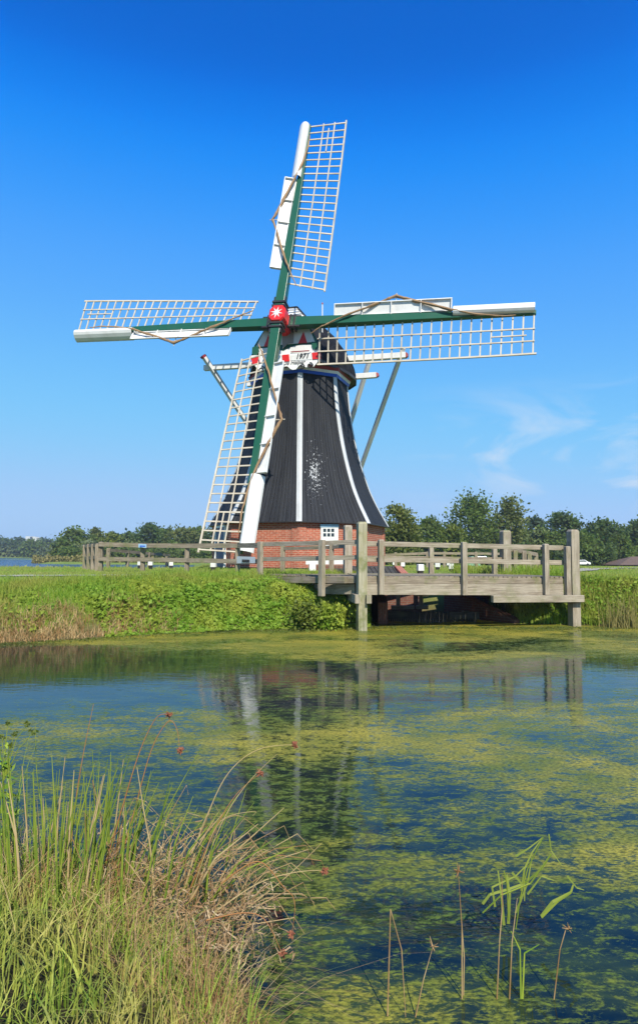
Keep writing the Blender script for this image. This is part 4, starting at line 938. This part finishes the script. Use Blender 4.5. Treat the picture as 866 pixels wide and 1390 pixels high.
# tall single rush stems: base px, tip px, depth, colour
Mst = mat_leaf('rush_stem_green', (.09, .16, .02), (.27, .32, .04), tr=.1); Mso = mat_leaf('rush_stem_straw', (.42, .30, .14), (.52, .40, .2), tr=.15); Msr = mat_leaf('rush_stem_russet', (.33, .13, .05), (.4, .2, .07), tr=.15)
Mseed = mat_paint('seed_head_brown', (.24, .085, .045), .4, .9, (.12, .05, .03), 60)
def stem(pts, D, mat, r=.0035, head=None, lab=None, dd=.0):
    P_ = [W(px, py, D+dd*i) for i, (px, py) in enumerate(pts)]
    # smooth
    Q = []
    for i in range(len(P_)-1):
        a = P_[max(i-1, 0)]; b = P_[i]; c_ = P_[i+1]; d = P_[min(i+2, len(P_)-1)]
        for k in range(6):
            t = k/6; Q.append(.5*((2*b)+(c_-a)*t+(2*a-5*b+4*c_-d)*t*t+(3*b-a-3*c_+d)*t**3))
    Q.append(P_[-1]); n__ = len(Q); base = P_[0]
    o = empty('rush_stem', base, lab, 'rush', 'tall rush stems in the near clump')
    c = MB(); c.tube(Q, [r*(1-.75*i/n__) for i in range(n__)], 5); c.build('stem', mat, o)
    if head:
        hp_ = W(head[0], head[1], D+dd*(len(pts)-1)); V_ = []; c = MB()
        for k in range(26):
            dv = Vector(rng.normal(size=3)).normalized(); c.tube([hp_+dv*.004, hp_+dv*random.uniform(.013, .024)], [.005, .002], 4)
        c.build('seed_head', Mseed, o)
stem([(93, 1200), (100, 1110), (112, 1030), (127, 956)], 3.35, Msr, .004, None, 'reddish straight stem with a fine tip, tallest at the left of the clump')
stem([(130, 1220), (165, 1100), (190, 1020), (212, 975), (229, 970)], 3.3, Msr, .0042, (229.5, 971), 'russet arching stem topped by a brown seed head, highest in the clump')
stem([(150, 1215), (180, 1110), (205, 1020), (228, 980), (240, 990), (244, 1019)], 3.25, Msr, .0035, (244.5, 1019.5), 'arched stem whose seed head hangs down beside the highest one')
stem([(165, 1230), (200, 1150), (240, 1075), (273, 1016)], 3.1, Mst, .0045, None, 'green stem leaning right and ending in a bare point')
stem([(245, 1200), (280, 1110), (310, 1050), (350, 1018), (398, 1011)], 3.1, Mso, .0035, (400, 1011.5), 'long arching stem bent right to a seed head over the water')
stem([(255, 1215), (290, 1130), (320, 1080), (352, 1051)], 3.0, Msr, .0033, (353.5, 1050), 'leaning stem with a seed head just below the long arching one')
stem([(270, 1200), (300, 1120), (335, 1065), (376, 1024)], 3.0, Mso, .0028, None, 'straw coloured bare stem running between the two right seed heads')
stem([(210, 1240), (205, 1160), (195, 1100), (186, 1042)], 3.0, Mso, .0055, None, 'thick orange straw stalk leaning left in the middle')
stem([(300, 1260), (340, 1230), (390, 1190), (437, 1145)], 2.85, Mso, .003, None, 'dry stem stretching right across the water, upper one')
stem([(290, 1240), (350, 1200), (400, 1185), (437, 1182)], 2.8, Mso, .003, (440, 1183), 'dry stem stretching right with a seed head at its end')
stem([(300, 1200), (350, 1170), (385, 1205), (400, 1225), (396, 1270)], 2.75, Msr, .003, (396, 1268), 'stem bent down to a seed head at the lower right of the clump')
stem([(280, 1250), (330, 1240), (360, 1250), (385, 1300)], 2.6, Msr, .003, (383, 1296), 'low bent russet stem with a seed head near the waterline')
stem([(250, 1250), (275, 1170), (300, 1115), (345, 1102), (343, 1108)], 2.9, Mso, .002, None, 'fine hair like stem curling over at the top')
stem([(20, 1390), (22, 1290), (12, 1225), (-4, 1180)], 2.4, Mso, .003, None, 'pale stem crossing the lower left corner')
stem([(70, 1210), (58, 1110), (50, 1050), (48, 985)], 3.4, Mst, .0035, None, 'upright green stem at the far left with a hooked tip')
for k in range(120):
    bx = rng.uniform(5, 300)**1.0 if k % 3 else rng.uniform(5, 170); ty = rng.uniform(1020, 1120) if bx < 180 else rng.uniform(1060, 1150); lean_ = rng.normal()*13+(bx-50)*.42*rng.uniform(.3, 1.2); D_ = rng.uniform(2.9, 3.5)
    # short list of upright rushes, one mass
    if k == 0: cm = {0: MB(), 1: MB(), 2: MB()}
    b_ = W(bx, 1225, D_); t_ = W(bx+lean_, ty, D_); m2 = b_.lerp(t_, .55)+Vector((-lean_*.0006, 0, 0)); cm[2 if k % 4 == 3 else k % 2].tube([b_, b_.lerp(m2, .5), m2, t_], [.0055, .005, .0042, .0014], 6)
for k, m__ in ((0, Mst), (1, Mst), (2, Mso)): tag(cm[k].build('upright_rushes', m__), kind='stuff')
# tangled dry blades arcing right
c = MB()
for k in range(150):
    bx = rng.uniform(120, 330); by = rng.uniform(1170, 1300); D_ = 3.3-(by-1170)*.004; L = rng.uniform(40, 130); an = rng.normal()*.5+.55
    e = (bx+L*math.sin(an), by-L*math.cos(an)); m2 = ((bx+e[0])/2-8*rng.normal(), (by+e[1])/2-10); e2 = (e[0]+rng.uniform(0, 30), e[1]+rng.uniform(5, 40))
    c.tube([W(bx, by, D_), W(*m2, D_), W(*e, D_), W(*e2, D_)], [.0025, .002, .0017, .001], 4)
tag(c.build('tangled_straw', Mdry), kind='stuff')
# crumpled pale straw lying in the clump
def crumple(cx_, cy_, sx_, sy_, n_, D0):
    V_ = []; 
    for _ in range(n_):
        px_ = rng.normal()*sx_+cx_; py_ = rng.normal()*sy_+cy_; p = np.array(W(px_, py_, D0-(py_-1170)*.0042+rng.normal()*.08)); d = nrm(rng.normal(size=(1, 3))*[1, 1, .9])[0]; q = []
        sd = nrm(rng.normal(size=(1, 3)))[0]*rng.uniform(.0012, .0032)
        for k in range(5): q += [p-sd, p+sd]; d = nrm((d+rng.normal(size=3)*.55)[None])[0]; p = p+d*rng.uniform(.010, .030)
        V_.append(q)
    return np.array(V_).reshape(-1, 3)
Vc = np.concatenate([crumple(195, 1180, 42, 26, 450, 3.3), crumple(300, 1240, 42, 34, 600, 3.2), crumple(110, 1195, 50, 16, 260, 3.3)])
nq = len(Vc)//10; Fc = ((np.arange(nq)*10)[:, None]+np.concatenate([[2*k, 2*k+1, 2*k+3, 2*k+2] for k in range(4)])[None]).ravel()
tag(npmesh('crumpled_straw', Vc, Fc, 4, mat_leaf('bleached_straw', (.26, .17, .09), (.62, .48, .30), (.25, .13, .06), .15, 6.)), kind='stuff')
# flowering plant at left edge
fpn = empty('flowering_plant', W(5, 1120, 3.3), 'leggy plant with small yellow green flower buds at the left edge', 'plant'); c = MB()
tips = [(11, 982), (20, 996), (37, 984), (45, 995), (3, 1000), (16, 1012), (-6, 990)]
for tx, ty in tips: c.tube([W(4, 1150, 3.3), W(5, 1060, 3.3), W((tx+5)/2, ty+22, 3.3), W(tx, ty, 3.3)], [.004, .0035, .002, .0015], 5)
c.build('stem', Mst, fpn); 
for tx, ty in tips: C = np.array([list(W(tx+rng.normal()*2.2, ty+rng.normal()*2.2, 3.3)) for _ in range(16)]); Vv, Ff = leaves(C, .011, elong=2.); npmesh('flower', Vv, Ff, 4, Ml[4], fpn)
C = np.array([list(W(rng.uniform(-10, 22), rng.uniform(1010, 1140), 3.3)) for _ in range(60)]); Vv, Ff = leaves(C, .02, elong=3.5); npmesh('leaf', Vv, Ff, 4, Mrush, fpn)
# water reeds, lower right
wr = empty('water_reed', G(700, 1215, 0), 'broken green reed plant standing in the weedy water at the lower right', 'reed')
def rb(mb, pts, D, w0, w1):
    P_ = [W(px, py, D) for px, py in pts]; n__ = len(P_)
    for i in range(n__-1):
        d = (P_[i+1]-P_[i]).normalized(); sd = d.cross(Vector((0, -1, .2))).normalized(); a = w0+(w1-w0)*i/(n__-1); b = w0+(w1-w0)*(i+1)/(n__-1)
        mb.sheet(P_[i]-sd*a/2, P_[i]+sd*a/2, P_[i+1]+sd*b/2, P_[i+1]-sd*b/2, (0, .0015, 0))
D_ = 2.98; Mrd = mat_leaf('reed_green', (.10, .16, .02), (.26, .31, .06), tr=.2)
for pts, w0, w1 in ([[(684, 1257), (681, 1220), (676, 1183)], .016, .006], [[(690, 1255), (692, 1215), (688, 1188)], .016, .008], [[(708, 1210), (712, 1180), (722, 1158), (737, 1137)], .014, .003], [[(700, 1163), (718, 1152), (737, 1137)], .012, .002],
                    [[(735, 1245), (750, 1225), (775, 1212), (778, 1202)], .018, .008], [[(655, 1228), (665, 1215), (690, 1208), (712, 1200), (735, 1180), (748, 1160)], .014, .008], [[(745, 1133), (748, 1155), (762, 1175)], .008, .003],
                    [[(695, 1185), (712, 1205), (712, 1224)], .012, .004], [[(672, 1232), (668, 1205), (700, 1190), (716, 1174)], .012, .004], [[(700, 1240), (716, 1200), (722, 1165)], .012, .004], [[(716, 1215), (735, 1190), (752, 1196)], .010, .003], [[(770, 1190), (783, 1206), (793, 1209)], .01, .002]): c = MB(); rb(c, pts, D_, w0*.85, w1*.95); c.build('leaf', Mrd, wr)
c = MB(); c.tube([W(690, 1250, D_), W(688, 1200, D_), W(684, 1183, D_)], .003, 5); c.tube([W(735, 1246, D_), W(757, 1224, D_), W(775, 1212, D_)], .005, 5); c.tube([W(700, 1262, D_), W(706, 1220, D_), W(716, 1180, D_), W(737, 1137, D_)], .003, 5); c.tube([W(655, 1240, D_), W(680, 1216, D_), W(720, 1200, D_), W(748, 1160, D_)], .0035, 5); c.build('stem', Mst, wr)
def stalk(pts, D, lab, tuft=None):
    P_ = [W(px, py, D) for px, py in pts]; o = empty('dry_stalk', P_[0], lab, 'stalk', 'dry stalks standing in the near water'); c = MB(); c.tube(P_, [.003]+[.0022]*(len(P_)-2)+[.001], 5); c.build('stem', Mdry, o)
    if tuft:
        c = MB(); h = W(*tuft, D)
        for k in range(12): c.tube([h, h+Vector(rng.normal(size=3))*.012], [.003, .001], 4)
        c.build('seed_head', Mdry, o)
stalk([(627, 1400), (627, 1260), (622, 1184)], 2.6, 'tallest thin dry stalk left of the reed plant', (622, 1184))
stalk([(628, 1400), (630, 1300), (624, 1220)], 2.62, 'darker second stalk close beside the tallest one')
stalk([(526, 1380), (530, 1235), (545, 1290), (551, 1390)], 2.5, 'folded straw making a pointed arch at the bottom centre')
stalk([(673, 1390), (678, 1280), (682, 1230), (681, 1190)], 2.6, 'dry stalk under the left leaves of the reed plant')
stalk([(690, 1390), (695, 1280), (702, 1220)], 2.6, 'dry stalk under the middle of the reed plant')
stalk([(748, 1390), (760, 1290), (768, 1262), (773, 1258)], 2.6, 'bent dry stalk right of the reed plant', (772, 1262))
stalk([(560, 1400), (575, 1330), (587, 1288)], 2.5, 'short stalk with a pale fluffy head at the bottom', (587, 1286))
gw = empty('grass_sprout', W(710, 1390, 2.6), 'fresh green grass sprout at the water bottom edge below the reed plant', 'plant'); c = MB()
for pts in ([(708, 1400), (706, 1290), (694, 1265)], [(708, 1390), (712, 1295), (732, 1283)]): rb(c, pts, 2.6, .008, .002)
c.build('blade', Mrush, gw)

# ------------------------------------------------------------------ light, sky, clouds
SAZ, SEL = R(17), R(45)          # sun to the right behind the camera
sd_ = Vector((math.sin(SAZ)*math.cos(SEL), -math.cos(SAZ)*math.cos(SEL), math.sin(SEL)))
sl = bpy.data.lights.new('sun', 'SUN'); sl.energy = 4.1; sl.angle = R(.53); sl.color = (1, .93, .80); so = bpy.data.objects.new('sun', sl); COL.objects.link(so); so.rotation_euler = sd_.to_track_quat('Z', 'Y').to_euler(); so.location = sd_*50
w = bpy.data.worlds.new('World'); S.world = w; w.use_nodes = True; nt = w.node_tree; nt.nodes.clear(); n = N(nt)
out = nt.nodes.new('ShaderNodeOutputWorld'); sky = nt.nodes.new('ShaderNodeTexSky'); sky.sky_type = 'NISHITA'; sky.sun_disc = False; sky.sun_elevation = SEL; sky.sun_rotation = math.pi-SAZ
sky.air_density = 1.0; sky.dust_density = .25; sky.ozone_density = 3.5; sky.altitude = 0
EXP = .7; KS = .11*2**EXP
sc_ = n.n('ShaderNodeSeparateColor', {'Color': sky.outputs[0]}); ch = []
for i_, cp_s in enumerate(([(.07, .0), (.085, .001), (.093, .008), (.105, .030), (.137, .088), (.28, .22), (.56, .375), (1, .41)], [(.09, .045), (.125, .12), (.14, .135), (.155, .20), (.178, .29), (.25, .41), (.45, .585), (.81, .625), (1, .65)], [(.2, .34), (.25, .58), (.279, .68), (.30, .83), (.337, .95), (.445, .99), (.687, .985), (.922, .96), (1, .95)])):
    fc = n.n('ShaderNodeFloatCurve', {'Value': n.math('MULTIPLY', sc_.outputs[i_], .11), 'Factor': 1.}); cv = fc.mapping.curves[0]
    cv.points[0].location = (0, 0); cv.points[1].location = cp_s[-1]
    for q_ in cp_s[:-1]: cv.points.new(*q_)
    for q_ in cv.points: q_.handle_type = 'AUTO_CLAMPED'
    fc.mapping.update(); ch.append(n.math('DIVIDE', fc.outputs[0], KS))
hs = n.n('ShaderNodeCombineColor', {'Red': ch[0], 'Green': ch[1], 'Blue': ch[2]})
tc = n.n('ShaderNodeTexCoord').outputs['Generated']; sp = n.n('ShaderNodeSeparateXYZ', {'Vector': tc})
# cirrus wisps low in the right of the sky
un = n.n('ShaderNodeCombineXYZ', {'X': n.math('DIVIDE', sp.outputs[0], n.math('MAXIMUM', sp.outputs[1], .05)), 'Y': n.math('DIVIDE', sp.outputs[2], n.math('MAXIMUM', sp.outputs[1], .05)), 'Z': 0.}).outputs[0]
ci = n.noise(n.mapping(un, (2.4, 8, 1), (1.9, .9, 0), (0, 0, R(8))), 1.5, 6, .56, 1.3)
msk = n.math('MULTIPLY', n.ramp(sp.outputs[0], (.12, 0), (.28, 1)), n.math('MULTIPLY', n.ramp(sp.outputs[2], (.06, 0), (.11, 1)), n.ramp(sp.outputs[2], (.17, 1), (.27, .0))))
cl_ = n.math('MULTIPLY', n.ramp(ci, (.47, 0), (.80, 1)), n.math('MULTIPLY', msk, 1.))
cm_ = n.mix(cl_, hs.outputs[0], (4.2, 4.6, 5.2))
bg_ = n.n('ShaderNodeBackground', {'Color': cm_, 'Strength': .11}); nt.links.new(bg_.outputs[0], out.inputs[0])
S.view_settings.view_transform = 'Standard'; S.view_settings.look = 'None'; S.view_settings.exposure = EXP; S.view_settings.gamma = 1

def haze():
    m = bpy.data.materials.new('haze_air'); m.use_nodes = True; nt = m.node_tree; nt.nodes.clear(); out = nt.nodes.new('ShaderNodeOutputMaterial')
    v = nt.nodes.new('ShaderNodeVolumePrincipled'); v.inputs['Color'].default_value = (.80, .88, 1, 1); v.inputs['Density'].default_value = .00042; v.inputs['Anisotropy'].default_value = .2
    nt.links.new(v.outputs[0], out.inputs['Volume']); x0, x1, y0, y1, z0, z1 = -1150, 1150, -70, 1250, -2.5, 33
    V8 = [(x, y, z) for z in (z0, z1) for x, y in ((x0, y0), (x1, y0), (x1, y1), (x0, y1))]; me = bpy.data.meshes.new('haze')
    me.from_pydata(V8, [], [(3, 2, 1, 0), (4, 5, 6, 7), (0, 1, 5, 4), (1, 2, 6, 5), (2, 3, 7, 6), (3, 0, 4, 7)]); me.materials.append(m)
    o = bpy.data.objects.new('haze', me); COL.objects.link(o); tag(o, kind='stuff')
haze()
